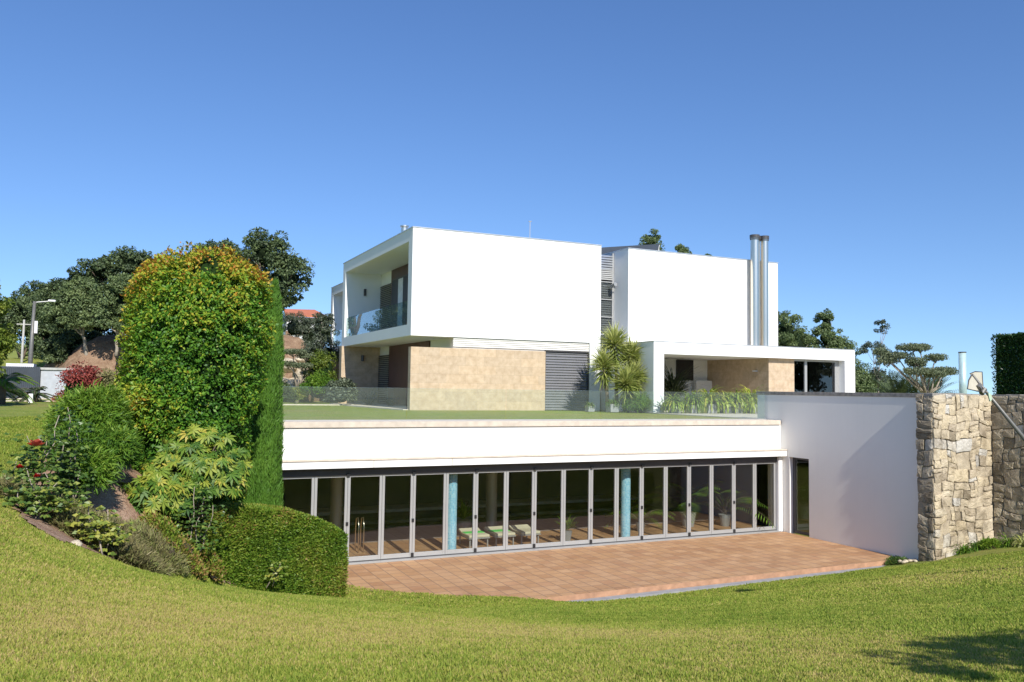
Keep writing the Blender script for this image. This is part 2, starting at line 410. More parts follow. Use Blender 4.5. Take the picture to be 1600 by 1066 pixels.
def tree(name, label, base, blobs, size=.25, mat='oak', bark='bark', nclump=90, nleaf=120, trunk_r=.3, seed=1, group=None, core=True, cat='tree', clump_r=.28, aspect=.6, tone_fn=None, fork=.4):
    t = thing(name, label, cat, base, group); rng = np.random.default_rng(seed)
    b = Vector(base); mb = MB(); cen = Vector(np.mean([c for c, r in blobs], 0).tolist())
    top = b.lerp(cen, fork)
    limb(mb, b - Vector((0, 0, .3)), top, trunk_r * 1.25, trunk_r * .8, rng)
    for c, r in blobs:
        c = Vector(c); limb(mb, top, c, trunk_r * .6, trunk_r * .18, rng)
        for k in range(4):
            d = Vector(sphere_pts(1, rng)[0].tolist()); d.z = abs(d.z) * .6
            limb(mb, top.lerp(c, .6), c + Vector((d.x * r[0], d.y * r[1], d.z * r[2])) * .75, trunk_r * .28, trunk_r * .05, rng, n=5)
    mb.build('trunk', M[bark], t, smooth=True)
    cr = crown('crown', blobs, nclump, nleaf, size, L[mat], t, seed, clump_r, aspect, tone_fn=tone_fn)
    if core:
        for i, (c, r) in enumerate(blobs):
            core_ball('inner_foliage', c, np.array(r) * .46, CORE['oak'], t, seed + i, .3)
    return t

# ------------------------------------------------------------------ terrain height
Z_POOL = -4.0
PATIO = [(3.95, 23.5), (3.95, 21.8), (5.5, 20.65), (6.3, 19.8), (7.5, 18.95), (8.9, 18.42), (9.3, 18.2), (22.3, 18.45), (22.3, 23.5)]
anch = [(-1.46, 14.57, -.65), (-1.64, 16.5, -.6), (-1.05, 12.9, -.85), (-.64, 12.49, -1.1), (-.12, 13.59, -1.55), (.74, 15.31, -2.2),
        (1.86, 17.67, -2.95), (3.44, 19.22, -3.55), (5.1, 20.35, -3.93), (5.93, 19.6, -3.93), (7.28, 18.8, -3.94), (9.0, 18.1, -3.99), (10, 17.9, -4.12),
        (12, 18.0, -4.2), (15, 18.1, -4.2), (18, 18.2, -4.2), (20.5, 18.3, -4.17), (21.8, 18.1, -4.05), (22.2, 17.0, -3.75), (23.36, 16.8, -3.55), (24.3, 16.4, -3.45),
        (25, 14, -2.9), (25, 11, -2.2), (24, 7, -1.3), (-.55, 5.6, -.72), (2.26, 4.75, -.80), (5.5, 3.7, -.95), (0, 0, -.62), (0, -6, -.5), (10, -6, -.6), (20, -4, -.7), (-8, -6, -.4),
        (-8, 5, -.5), (-8, 15, -.35), (-8, 25, -.15), (-4.5, 42, -.1), (-3, 30, -.08), (0, 30, -.05), (3.5, 30, -.03), (3.5, 26, -.03), (0, 25, -.08), (-10, 45, 0),
        (3.3, 24.3, -1.2), (3.6, 23.2, -2.9), (3.3, 22, -3.0), (1.6, 22.5, -1.3), (1.6, 24.5, -.35), (.1, 17.35, -.85), (0, 20, -.55), (-1.8, 21, -.4), (1.3, 19.0, -1.75), (2.5, 20.3, -2.7),
        (3, 9, -1.62), (6, 11, -2.45), (10, 10, -2.38), (15, 9, -2.05), (12, 14, -3.3), (6, 15, -3.2), (17, 14, -3.2), (3, 13, -2.25), (21, 13, -2.8), (1.5, 8.5, -1.25), (9, 5.5, -1.35), (16, 4, -1.1),
        (3, 6, -1.05), (6, 7.5, -1.65)]
A = np.array(anch); AX = A[:, :2]
def phi(r): r = np.maximum(r, 1e-6); return r * r * np.log(r)
_n = len(A); K = phi(np.linalg.norm(AX[:, None] - AX[None], axis=2)) + np.eye(_n) * .6
PM = np.hstack([np.ones((_n, 1)), AX]); SYS = np.block([[K, PM], [PM.T, np.zeros((3, 3))]])
SOL = np.linalg.solve(SYS, np.concatenate([A[:, 2], np.zeros(3)])); WT = SOL[:_n]; CT = SOL[_n:]
def inpoly(x, y, poly):
    ins = np.zeros(len(x), bool); j = len(poly) - 1
    for i in range(len(poly)):
        xi, yi = poly[i]; xj, yj = poly[j]
        c = ((yi > y) != (yj > y)) & (x < (xj - xi) * (y - yi) / (yj - yi + 1e-12) + xi); ins ^= c; j = i
    return ins
def smooth(a, b, t): t = np.clip((t - a) / (b - a), 0, 1); return t * t * (3 - 2 * t)
def zf(x, y):
    x = np.asarray(x, float); y = np.asarray(y, float); z = np.empty(len(x))
    for s in range(0, len(x), 20000):
        q = np.stack([x[s:s+20000], y[s:s+20000]], 1)
        z[s:s+20000] = phi(np.linalg.norm(q[:, None] - AX[None], axis=2)) @ WT + CT[0] + q @ CT[1:]
    z = np.clip(z, -4.25, .05)
    far = np.maximum.reduce([smooth(-8, -14, x), smooth(26, 34, x), smooth(32, 42, y), smooth(-5, -10, y)])
    z = z * (1 - far) + far * -.03
    z = np.where((x > 4.0) & (y > 24.0), -.03, z)
    z = np.where((x > 4.0) & (x < 22.2) & (y > 23.4) & (y < 34.6), -5.6, z)
    z = np.where(inpoly(x, y, PATIO), -4.3, z)
    z = np.where((x > 22.2) & (y > 17.6), -.03, z)
    z = np.where((x > 24.5) & (y > 6) & (y <= 17.6), -.03, z)
    # rising wooded ground behind the garden on the left
    hill = smooth(62, 80, y) * smooth(40, 0, x) * 3.0 + smooth(90, 260, y) * smooth(60, -30, x) * 8
    return z + hill
def zp(x, y): return float(zf(np.array([x]), np.array([y]))[0])

def grid_mesh(name, xs, ys, mat, keep=None, dz=0.0, kind='structure', zfun=zf):
    X, Y = np.meshgrid(xs, ys); Z = zfun(X.ravel(), Y.ravel()) + dz
    V = np.stack([X.ravel(), Y.ravel(), Z], 1); nx = len(xs)
    i, j = np.meshgrid(np.arange(len(xs) - 1), np.arange(len(ys) - 1)); a = (j * nx + i).ravel()
    F = np.stack([a, a + 1, a + nx + 1, a + nx], 1)
    if keep is not None:
        c = V[F].mean(1); F = F[keep(c[:, 0], c[:, 1])]
    me = bpy.data.meshes.new(name); me.from_pydata(V.tolist(), [], F.tolist()); me.materials.append(mat)
    me.polygons.foreach_set('use_smooth', [True] * len(me.polygons)); me.update()
    o = bpy.data.objects.new(name, me); COL.objects.link(o); o['kind'] = kind
    return o
def lines(a, b, st, far=None, extra=()):
    l = list(np.arange(a, b + 1e-6, st))
    for g in (far or []): l.append(g)
    l += list(extra); return np.array(sorted(set(np.round(l, 4))))
farx = [-3000, -1500, -800, -400, -200, -120, -80, -60, -45, -35, -28, -23, -19] + [44, 48, 55, 70, 90, 130, 200, 400, 800, 1600, 3500]
fary = [-800, -300, -100, -50, -30, -20, -15] + [51, 54, 58, 62, 66, 70, 75, 80, 86, 92, 100, 120, 150, 190, 250, 350, 600, 1200, 3000]
xs = lines(-16, 40, .2, farx, (3.98, 4.08, 22.1, 22.3, 24.42, 24.6)); ys = lines(-12, 48, .2, fary, (17.5, 17.7, 23.3, 23.5, 34.5, 34.7))
grid_mesh('lawn', xs, ys, M['lawn'])
# upper terrace lawn: a slab over the pool hall
MB().box(3.9, 21.9, 24.3, 36.2, -.30, -.02).build('terrace_lawn', M['lawn'], kind='structure')
MB().prism([(22.35, 24.9), (36, 24.9), (36, 38), (22.15, 38), (22.15, 31.9), (21.9, 31.4), (21.9, 24.9)], -.2, .012).build('terrace_paving', plain('pale_paving', (.55, .49, .39), .8, 0, .1, 2, .2), kind='structure')

# soil of the planted bed
BED = [(-1.42, 14.5), (-1.38, 16.0), (-1.15, 18), (-1.0, 24.3), (3.75, 24.3), (3.75, 21.6), (5.2, 20.65), (3.44, 19.2), (1.86, 17.6), (.78, 15.3), (-.1, 13.6), (-.6, 12.55), (-1.05, 12.95)]
bedpoly = np.array(BED)
grid_mesh('soil_bed', lines(-2, 5.4, .12), lines(12.3, 24.4, .12), M['soil'], keep=lambda x, y: inpoly(x, y, BED), dz=.035)

# ------------------------------------------------------------------ patio
PT = [(3.75, 23.45), (3.75, 21.4), (5.27, 20.3), (6.0, 19.5), (7.28, 18.6), (8.6, 18.12), (22.0, 18.34), (22.0, 18.55), (21.95, 23.45)]
pt = MB().prism(PT, -4.16, -4.0).build('patio', M['tiles'], kind='structure')
pt.data.materials.append(M['tileedge'])
for p in pt.data.polygons:
    if abs(p.normal.z) < .5: p.material_index = 1
MB().prism([(8.6, 17.86), (23.2, 18.10), (23.2, 18.33), (8.6, 18.11)], -4.4, -4.13).build('patio_kerb', M['greypot'], kind='structure')
MB().prism([(21.9, 18.12), (23.3, 17.5), (24.2, 17.2), (24.2, 17.5), (22.0, 18.5)], -4.3, -3.98).build('corner_paving', M['soil'], kind='structure')

# ------------------------------------------------------------------ pool hall under the terrace
ph = thing('pool_hall', 'low white pool hall with a long row of folding glass doors under the lawn terrace', 'building', (13, 24, -4))
mb = MB()
mb.box(3.9, 21.94, 23.62, 24.3, -1.05, -.16)           # white band
mb.box(3.9, 4.03, 23.6, 34, -4.0, -1.30)               # left end wall
mb.box(3.9, 3.97, 23.62, 36, -1.3, -.32)
mb.build('facade_wall', M['white'], ph)
MB().box(3.86, 21.9, 23.56, 24.42, -.16, .0).build('wall_coping', M['coping'], ph, bevel=.006)
MB().box(3.6, 21.93, 23.30, 23.62, -1.28, -1.075).build('canopy', M['white'], ph)
MB().box(3.58, 21.935, 23.27, 23.62, -1.075, -1.035).build('canopy_coping', M['coping'], ph, bevel=.004)
for x in (6.62, 9.0): MB().box(x, x + .035, 23.295, 23.30, -1.27, -1.08).build('canopy_joint', M['coping'], ph)
MB().box(4.03, 21.75, 23.60, 23.76, -1.52, -1.30).build('door_head', M['aludark'], ph)  # dark strip carries the canopy's shadow in its colour
MB().box(3.9, 21.75, 23.42, 23.60, -1.32, -1.283).build('canopy_soffit', M['aludark'], ph)
MB().box(4.0, 21.8, 23.46, 23.62, -4.0, -3.965).build('door_sill', M['alu'], ph)
MB().box(4.03, 21.75, 23.62, 23.74, -3.985, -3.945).build('door_track', M['aludark'], ph)
mb = MB(); mb.box(21.75, 21.93, 23.52, 23.8, -4.0, -1.30); mb.build('corner_pillar', M['white'], ph)
LX = [4.03, 5.05, 5.99, 7.0, 7.94, 8.97, 9.93, 10.95, 11.92, 12.96, 13.97, 14.95, 15.93, 16.9, 17.87, 18.83, 19.81, 20.75, 21.72]
zt, zb = -1.52, -3.94
for i in range(18):
    x0, x1 = LX[i] + .004, LX[i+1] - .004; st = .075; y0, y1 = 23.64, 23.71
    m = MB(); m.box(x0, x0 + st, y0, y1, zb, zt); m.box(x1 - st, x1, y0, y1, zb, zt)
    m.box(x0 + st, x1 - st, y0 + .003, y1 - .003, zb, zb + .12); m.box(x0 + st, x1 - st, y0 + .003, y1 - .003, zt - .05, zt)
    d = m.build('folding_door', M['alu'], ph, bevel=.004)
    MB().box(x0 + st - .005, x1 - st + .005, 23.672, 23.680, zb + .115, zt - .045).build('pane', M['poolglass'], d)
    if i % 2 == 0 and i > 0 or i == 17 * 0 + 1 and False:
        x = LX[i]
        MB().box(x - .035, x + .035, 23.615, 23.64, -2.93, -2.83).build('door_latch', M['black'], d)
        MB().box(x - .04, x + .04, 23.60, 23.635, -3.93, -3.82).build('hinge', M['black'], d)
        MB().box(x - .05, x + .05, 23.56, 23.64, -1.53, -1.45).build('hinge', M['black'], d)
# inside
MB().box(4.03, 21.95, 26.55, 29.0, -4.2, -3.99).build('hall_floor', M['indoorshade'], ph)  # same floor away from the sun: shade put into greyer tiles
MB().box(4.03, 21.95, 23.75, 26.55, -4.2, -3.99).build('hall_floor', M['tiles'], ph)  # sunlit strip of that floor, sunlight put into redder tiles
mb = MB(); mb.box(4.03, 22.1, 34.0, 34.2, -5.4, -.35); mb.box(21.95, 22.3, 24.3, 34.0, -5.4, -.32)
mb.build('hall_wall', plain('hall_wall', (.16, .155, .17), .8, 0, .1, 1), ph)
MB().box(4.03, 21.94, 24.3, 34.0, -1.2, -.34).build('hall_ceiling', plain('hall_ceiling', (.6, .6, .6), .8), ph)
MB().box(4.03, 21.95, 32.9, 33.98, -5.2, -4.02).build('bench', M['maroon'], ph)
MB().box(4.03, 21.95, 32.86, 33.98, -4.02, -3.90).build('lit_far_edge', plain('lit_edge_paint', (.85, .83, .78), .5), ph)  # near-white colour stands in for light along the pool's far edge
MB().box(4.03, 21.95, 29.0, 29.35, -5.2, -3.97).build('pool_edge', plain('blue_grey_edge', (.10, .14, .17), .3), ph)
MB().box(4.03, 21.95, 29.35, 32.9, -5.5, -5.3).build('pool_basin', plain('pool_basin', (.05, .07, .10), .4), ph)
wm = NT('pool_water'); wm.bump(wm.noise(2.5, 3), .06, .05)
wm = wm.fin((.02, .045, .06), .02, 0, .8)
MB().box(4.03, 21.95, 29.35, 32.9, -5.25, -4.18).build('pool_water', wm, ph)
for cx, cy in ((9.37, 24.2), (15.72, 24.3), (6.6, 27.5), (12.2, 27.6)):
    n = 32; me = bpy.data.meshes.new('column'); r = .165 if cx in (9.37, 15.72) else .2; zz0, zz1 = -3.99, -1.2
    V = [(cx - 13 + r * math.cos(2*math.pi*k/n), cy - 24 + r * math.sin(2*math.pi*k/n), z + 4) for z in (zz0, zz1) for k in range(n)]
    F = [(k, (k+1) % n, n + (k+1) % n, n + k) for k in range(n)]
    me.from_pydata(V, [], F); uv = me.uv_layers.new(name='UVMap')
    for p in me.polygons:
        k = p.index
        for li, (a, b) in zip(p.loop_indices, ((k, 0), (k+1, 0), (k+1, 1), (k, 1))): uv.data[li].uv = (a / n * 2 * math.pi * r, b * 2.79)
    me.materials.append(M['mosaic'] if cx in (9.37, 15.72) else M['alu']); o = bpy.data.objects.new('column', me); COL.objects.link(o); o.parent = ph

def potted(name, label, cat, x, y, z, kind, group=None, seed=0, s=1.0):
    t = thing(name, label, cat, (x, y, z), group); rng = np.random.default_rng(seed)
    MB().tube([(x, y, z), (x, y, z + .3 * s), (x, y, z + .34 * s)], [.14 * s, .19 * s, .2 * s], 16).build('pot', M['greypot'], t, smooth=False)
    MB().tube([(x, y, z + .3 * s), (x, y, z + .335 * s)], [.17 * s, .17 * s], 16).build('potting_soil', M['soil'], t)
    n = 700 if kind == 'palm' else 60
    if kind == 'palm':
        P = []; D = []; N = []; S = []; mb = MB()
        for k in range(11):
            a = k * 2.4 + rng.normal(0, .2); Lf = rng.uniform(1.1, 1.6) * s; el = rng.uniform(.7, 1.35); pts = []
            for q in np.linspace(0, 1, 24):
                hx = math.cos(el) * Lf * q + .35 * Lf * q * q; hz = math.sin(el) * Lf * q - .75 * Lf * q ** 2.6 * (1.3 - el * .5)
                pts.append(np.array([x + math.cos(a) * hx, y + math.sin(a) * hx, z + .34 * s + hz]))
            mb.tube(pts, [.012 * (1 - i / 26) for i in range(24)], 5)
            for i in range(4, 24):
                tdir = pts[i] - pts[i-1]; tdir /= np.linalg.norm(tdir); side = np.cross(tdir, [0, 0, 1])
                for sg in (-1, 1):
                    P.append(pts[i]); D.append(tdir * .6 + side * sg + np.array([0, 0, -.35])); N.append([0, 0, 1]); S.append(.34 * s * math.sin(math.pi * (i - 2) / 23) + .05)
        leaves('fronds', np.array(P), np.array(D), np.array(N, float), np.array(S), .028 * s, rng.normal(.45, .15, len(P)), L['feather'], t, bend=.1)
        mb.build('stalks', M['bark'], t, smooth=True)
    else:
        a = rng.uniform(0, 6.28, n); el = rng.uniform(.5, 1.5, n)
        D = np.stack([np.cos(a) * np.cos(el), np.sin(a) * np.cos(el), np.sin(el)], 1); P = np.tile([x, y, z + .34 * s], (n, 1)) + D * rng.uniform(0, .25, n)[:, None]
        leaves('foliage', P, D, np.tile([0, 0, 1.], (n, 1)) - D * .5, rng.uniform(.2, .5, n) * s, .07 * s, rng.normal(.5, .2, n), L['feather'], t, bend=.2)
    return t
potted('potted_palm', 'arching green potted palm inside the hall, behind the glass doors at the right', 'palm', 19.3, 25.6, -3.99, 'palm', seed=4, s=1.5)
potted('potted_palm', 'small palm in a pot just right of the right blue mosaic column', 'palm', 17.0, 25.3, -3.99, 'palm', seed=6, s=.9)
potted('potted_palm', 'wide palm in a pot by the dark glass side door inside the hall', 'palm', 20.7, 25.2, -3.99, 'palm', seed=9, s=1.25)
potted('potted_plant', 'small upright leafy plant in a grey pot behind the middle glass doors', 'potted plant', 13.55, 24.5, -3.99, 'leafy', seed=5, s=1.0)
potted('potted_plant', 'low bushy plant in a pot behind the green towelled loungers', 'potted plant', 11.0, 27.2, -3.99, 'leafy', seed=8, s=1.3)

def lounger(x, y, label, towel):
    t = thing('sun_lounger', label, 'sun lounger', (x, y, -3.99), 'sun loungers inside the pool hall')
    m = MB(); m.box(x - .36, x + .36, y - .5, y + .5, -3.72, -3.68)
    m.build('frame', M['alu'], t)
    for sx in (-.3, .3):
        for sy in (-.42, .42): MB().box(x + sx - .02, x + sx + .02, y + sy - .02, y + sy + .02, -3.99, -3.72).build('leg', M['alu'], t)
    MB().box(x - .35, x + .35, y - .49, y + .2, -3.68, -3.60).build('cushion', M['cream'], t, bevel=.02)
    MB().solid([(x - .35, y + .2, -3.68), (x + .35, y + .2, -3.68), (x + .35, y + .5, -3.60), (x - .35, y + .5, -3.60)], (0, -.03, .08)).build('backrest', M['cream'], t, bevel=.02)
    if towel: MB().box(x - .33, x + .33, y - .12, y + .19, -3.60, -3.588).build('towel', M['green'], t)
lounger(10.45, 25.0, 'sun lounger with a green towel beside the left blue column', True)
lounger(11.35, 25.0, 'second sun lounger with a green towel, further from the left blue column', True)
lounger(12.25, 25.0, 'cream sun lounger without a towel, behind the middle doors', False)
# pool ladder
t = thing('pool_ladder', 'thin chrome pool ladder rail behind the glass doors at the left', 'pool ladder', (6.75, 25.0, -3.99))
for dx in (0, .16):
    MB().tube([(6.7 + dx, 25.0, -3.99), (6.7 + dx, 25.0, -3.2), (6.7 + dx, 25.1, -2.95), (6.7 + dx, 25.3, -3.0), (6.7 + dx, 25.36, -3.3), (6.7 + dx, 25.36, -3.99)], .018, 8).build('rail', M['steel'], t, smooth=True)

# ------------------------------------------------------------------ glass railing on the terrace edge
gr = thing('glass_railing', 'frameless glass railing along the edge of the lawn terrace', 'glass railing', (13, 24.3, 0))
gx = [4.1, 7.9, 11.2, 14.7, 18.2, 21.82]
for a, b in zip(gx, gx[1:]):
    MB().box(a + .012, b - .012, 24.30, 24.315, .012, .985).build('glass_panel', M['railglass'], gr)
MB().box(4.1, 21.85, 24.285, 24.33, 0.001, .03).build('base_channel', M['alu'], gr)

# ------------------------------------------------------------------ white side wall of the patio
rw = thing('retaining_wall', 'tall white wall with weathered stone coping and dark glass door, right of the patio', 'wall', (22.1, 21, -4))
mb = MB(); mb.box(21.95, 22.36, 17.74, 22.25, -4.3, .92); mb.box(21.95, 22.36, 22.25, 23.18, -1.30, .92); mb.box(21.95, 22.36, 23.18, 24.85, -4.3, .92)
mb.build('wall', M['whiteold'], rw)
MB().box(21.93, 22.40, 17.74, 24.9, .92, 1.045).build('coping', M['darkcoping'], rw, bevel=.008)
d = MB().box(22.1, 22.16, 22.25, 22.33, -4.0, -1.3).box(22.1, 22.16, 23.05, 23.18, -4.0, -1.3).box(22.1, 22.16, 22.33, 23.05, -1.38, -1.3).box(22.1, 22.16, 22.33, 23.05, -4.0, -3.9).build('door', M['aludark'], rw)
MB().box(22.125, 22.135, 22.33, 23.05, -3.9, -1.38).build('pane', M['darkglass'], d)
MB().box(22.3, 22.34, 22.25, 23.18, -4.0, -1.3).build('door_lining', M['black'], rw)

# ------------------------------------------------------------------ rubble stone wall
def rubble(name, origin, udir, ndir, W, H, seed, parent, tone0=.5, quoin=False):
    """stones laid in broken courses on a vertical plane; udir along the wall, ndir outwards"""
    rng = random.Random(seed); O = Vector(origin); U = Vector(udir); N = Vector(ndir); Z = Vector((0, 0, 1))
    cells = []
    def split(u0, u1, v0, v1, dep=0):
        w, h = u1 - u0, v1 - v0
        big = .24 + rng.random() * .34
        if (w > big * 1.25 or h > big * .95) and (w > .3 or h > .26):
            if w / h > .75 + rng.random() * .8 and w > .32:
                m = u0 + w * rng.uniform(.33, .67); split(u0, m, v0, v1, dep + 1); split(m, u1, v0, v1, dep + 1)
            elif h > .24:
                m = v0 + h * rng.uniform(.33, .67); split(u0, u1, v0, m, dep + 1); split(u0, u1, m, v1, dep + 1)
            else: cells.append((u0, u1, v0, v1))
        else: cells.append((u0, u1, v0, v1))
    v = 0
    while v < H - .05:
        h = min(rng.uniform(.6, 1.2), H - v)
        if H - v - h < .3: h = H - v
        split(0, W, v, v + h); v += h
    verts = []; faces = []; tones = []
    def warp(u, v):
        du = .05 * math.sin(v * 3.3 + u * 2.1 + seed) + .02 * math.sin(v * 9 + seed * 2); dv = .05 * math.sin(u * 3.1 + v * 1.3 + seed) + .02 * math.sin(u * 8.7 + seed)
        e = min(1, u / .15, (W - u) / .15); g = min(1, v / .15, (H - v) / .15)
        return u + du * max(0, e), v + dv * max(0, g)
    for (u0, u1, v0, v1) in cells:
        sk = [(rng.uniform(-.028, .028), rng.uniform(-.028, .028)) for _ in range(4)]
        gap = rng.uniform(.002, .009); w, h = u1 - u0, v1 - v0
        pts = []
        K = 4
        for k in range(K): pts.append((u0 + w * k / K, v0))
        for k in range(K): pts.append((u1, v0 + h * k / K))
        for k in range(K): pts.append((u1 - w * k / K, v1))
        for k in range(K): pts.append((u0, v1 - h * k / K))
        cu, cv = (u0 + u1) / 2, (v0 + v1) / 2; cu, cv = warp(cu, cv)
        q = []
        for i, (a, b) in enumerate(pts):
            a, b = warp(a, b); f_ = (i % K) / K; q0 = sk[i // K]; q1 = sk[(i // K + 1) % 4]; a += q0[0] * (1 - f_) + q1[0] * f_; b += q0[1] * (1 - f_) + q1[1] * f_
            if i % K == 0: a += (cu - a) * .03; b += (cv - b) * .03
            dx, dy = cu - a, cv - b; l = math.hypot(dx, dy); g = gap + rng.uniform(-.006, .010)
            q.append((a + dx / l * g, b + dy / l * g))
        dep = rng.uniform(.01, .045); tn = min(1, max(0, rng.gauss(tone0, .22)))
        if rng.random() < .04: tn = 1
        b0 = len(verts)
        for lay, (sc_, d_) in enumerate(((1, -.04), (.99, dep * .7), (.95, dep), (.55, dep + .006))):
            for (a, b) in q:
                aa = cu + (a - cu) * sc_; bb = cv + (b - cv) * sc_
                dd = d_ + (rng.uniform(-.008, .008) if lay > 0 else 0)
                verts.append(tuple(O + U * aa + Z * bb + N * dd))
        n = len(q)
        for lay in range(3):
            for k in range(n): faces.append((b0 + lay*n + k, b0 + lay*n + (k+1) % n, b0 + (lay+1)*n + (k+1) % n, b0 + (lay+1)*n + k))
        verts.append(tuple(O + U * cu + Z * cv + N * (dep + .015))); c = len(verts) - 1
        for k in range(n): faces.append((b0 + 3*n + k, b0 + 3*n + (k+1) % n, c))
        tones += [tn] * (4 * n)
    loc = parent_world(parent)
    me = bpy.data.meshes.new(name); me.from_pydata([tuple(Vector(p) - loc) for p in verts], [], faces)
    at = me.attributes.new('tone', 'FLOAT', 'FACE'); at.data.foreach_set('value', tones[:len(faces)] if len(tones) >= len(faces) else tones + [.5] * (len(faces) - len(tones)))
    import bmesh
    bm = bmesh.new(); bm.from_mesh(me); bmesh.ops.recalc_face_normals(bm, faces=bm.faces); bm.to_mesh(me); bm.free()
    me.materials.append(M['stone']); o = bpy.data.objects.new(name, me); COL.objects.link(o); o.parent = parent
    return o
sw = thing('stone_wall', 'rubble granite retaining wall with a projecting pier right of the white wall', 'wall', (23, 17.6, -4))
MB().box(21.83, 24.62, 17.20, 17.72, -4.3, .98).box(24.42, 24.9, 10, 17.20, -4.3, .98).build('wall_body', M['mortar'], sw)
rubble('stonework', (21.80, 17.18, -4.2), (1, 0, 0), (0, -1, 0), 2.60, 5.22, 3, sw, .55)
rubble('stonework', (21.81, 17.74, -4.2), (0, -1, 0), (-1, 0, 0), .55, 5.22, 8, sw, .22)  # lower tone puts the shade of this side face into the stones
rubble('stonework', (24.40, 17.14, -4.2), (0, -1, 0), (-1, 0, 0), 5.5, 5.22, 12, sw, .32)  # stones toned down: shade on the side-facing wall is in their colour
mbc = MB()
rr = random.Random(5); x = 21.78
while x < 24.5:
    x2 = min(x + rr.uniform(.3, .55), 24.55); mbc.box(x + .008, x2 - .008, 17.16, 17.72, .95, 1.03 + rr.uniform(0, .035)); x = x2
y = 17.14
while y > 11:
    y2 = y - rr.uniform(.3, .6); mbc.box(24.4, 24.88, y2 + .008, y - .008, .95, 1.03 + rr.uniform(0, .035)); y = y2
mbc.build('capstones', M['darkcoping'], sw, bevel=.012)

# ------------------------------------------------------------------ the villa
vl = thing('villa', 'white two-storey villa of box volumes with a stone-clad ground floor, behind the terrace lawn', 'house', (22, 38, 0))
P = lambda n, mb, m, par=None, **k: mb.build(n, M[m] if isinstance(m, str) else m, par or vl, **k)
# left upper box with loggia open to -X
mb = MB()
mb.box(11.82, 21.75, 36.0, 49.0, 7.70, 8.27)
mb.box(11.82, 21.75, 36.0, 49.0, 3.35, 3.87)
mb.box(11.82, 21.75, 36.0, 36.57, 3.87, 7.70)
mb.box(11.82, 14.0, 48.4, 49.0, 3.87, 7.70)
mb.box(14.0, 21.75, 36.57, 49.0, 3.87, 7.70)
P('upper_wall', mb, 'white')
P('roof_flashing', MB().box(11.79, 21.77, 35.97, 49.03, 8.27, 8.31), 'flash')
# loggia details on the back wall X = 14
P('door_panel', MB().box(13.93, 13.999, 39.5, 46.2, 3.88, 7.69), 'maroon')
wd = P('window', MB().box(13.90, 13.93, 43.1, 43.16, 3.9, 7.05).box(13.90, 13.93, 45.9, 45.98, 3.9, 7.05).box(13.90, 13.93, 43.1, 45.98, 7.05, 7.12), 'aludark')
P('pane', MB().box(13.905, 13.915, 43.16, 45.9, 3.9, 7.05), 'black', wd)  # solid black: the unlit interior is painted in
P('curtain', MB().box(13.895, 13.904, 43.9, 44.75, 3.9, 7.02), 'curtain', wd)
def slats(x0, x1, y0, y1, z0, z1, axis, pitch=.11, thick=.03, tilt=.03):
    m = MB(); z = z0 + .02
    while z < z1 - .03:
        if axis == 'y':   # slats run along X, facing -Y
            m.solid([(x0, y0, z), (x1, y0, z), (x1, y0 + tilt, z + pitch * .72), (x0, y0 + tilt, z + pitch * .72)], (0, thick, 0))
        else:
            m.solid([(x0, y0, z), (x0, y1, z), (x0 + tilt, y1, z + pitch * .72), (x0 + tilt, y0, z + pitch * .72)], (thick, 0, 0))
        z += pitch
    return m
P('shutter', slats(13.90, 0, 46.3, 48.35, 3.9, 7.0, 'x'), 'aludark')
rl = P('balcony_railing', MB().box(11.9, 11.915, 36.6, 42.5, 3.88, 5.0).box(11.9, 11.915, 42.52, 48.38, 3.88, 5.0), 'balcglass')
P('wall_light', MB().box(12.92, 13.06, 48.30, 48.399, 6.38, 6.78), 'aludark', bevel=.01)
# second box further back
mb = MB(); mb.box(14.0, 21, 51.2, 61.6, 7.70, 8.27); mb.box(14.0, 21, 51.2, 61.6, 3.35, 3.87); mb.box(14.0, 21, 51.2, 51.7, 3.87, 7.7); mb.box(14.0, 16.2, 61.0, 61.6, 3.87, 7.7); mb.box(16.2, 21, 51.7, 61.6, 3.87, 7.7); mb.box(16.2, 21.0, 49.0, 51.2, 0, 8.0)
P('rear_upper_wall', mb, 'white')
P('roof_flashing', MB().box(13.97, 21, 51.17, 61.63, 8.27, 8.31), 'flash')
P('balcony_railing', MB().box(14.06, 14.075, 51.75, 60.95, 3.88, 5.0), 'balcglass')
P('rear_ground_wall', MB().box(16.2, 21, 51.2, 61.5, 0, 3.35), 'trav')
P('stone_fin', MB().box(14.1, 16.2, 61.0, 61.5, 0, 3.35), 'trav')
P('stone_fin', MB().box(11.70, 14.0, 48.4, 48.95, 0, 3.35), 'trav')
P('wall_light', MB().tube([(12.93, 48.3, 2.5), (12.93, 48.3, 2.85)], .09, 12), 'aludark')
# ground floor
P('stone_wall', MB().box(11.84, 18.66, 36.0, 36.35, -.05, 2.84), 'trav')
mb = MB(); mb.box(14.0, 21.12, 36.6, 49.0, -.05, 3.35); mb.box(21.13, 21.75, 36.0, 49.0, -.05, 3.35); mb.box(20.0, 21.13, 36.14, 36.6, 2.88, 3.35)
P('ground_wall', mb, 'soffit')
P('shutter_recess', MB().box(18.66, 21.12, 36.22, 36.6, -.05, 2.84).box(13.9, 21.12, 36.13, 36.6, 2.84, 3.34), 'louvre')
P('shutter', slats(18.68, 21.10, 36.10, 0, 0.0, 2.84, 'y', .13, .04, .045), 'shutter')
P('shutter_frame', MB().box(18.66, 18.70, 36.04, 36.22, 0, 2.86).box(21.08, 21.13, 36.04, 36.22, 0, 2.86).box(18.70, 21.08, 36.04, 36.22, 2.84, 2.90), 'aludark')
P('louvre', slats(13.9, 21.12, 36.06, 0, 2.90, 3.34, 'y', .085, .02, .03), 'louvre')
P('door_panel', MB().box(13.92, 13.998, 39.5, 46.3, -.02, 3.34), 'maroon')
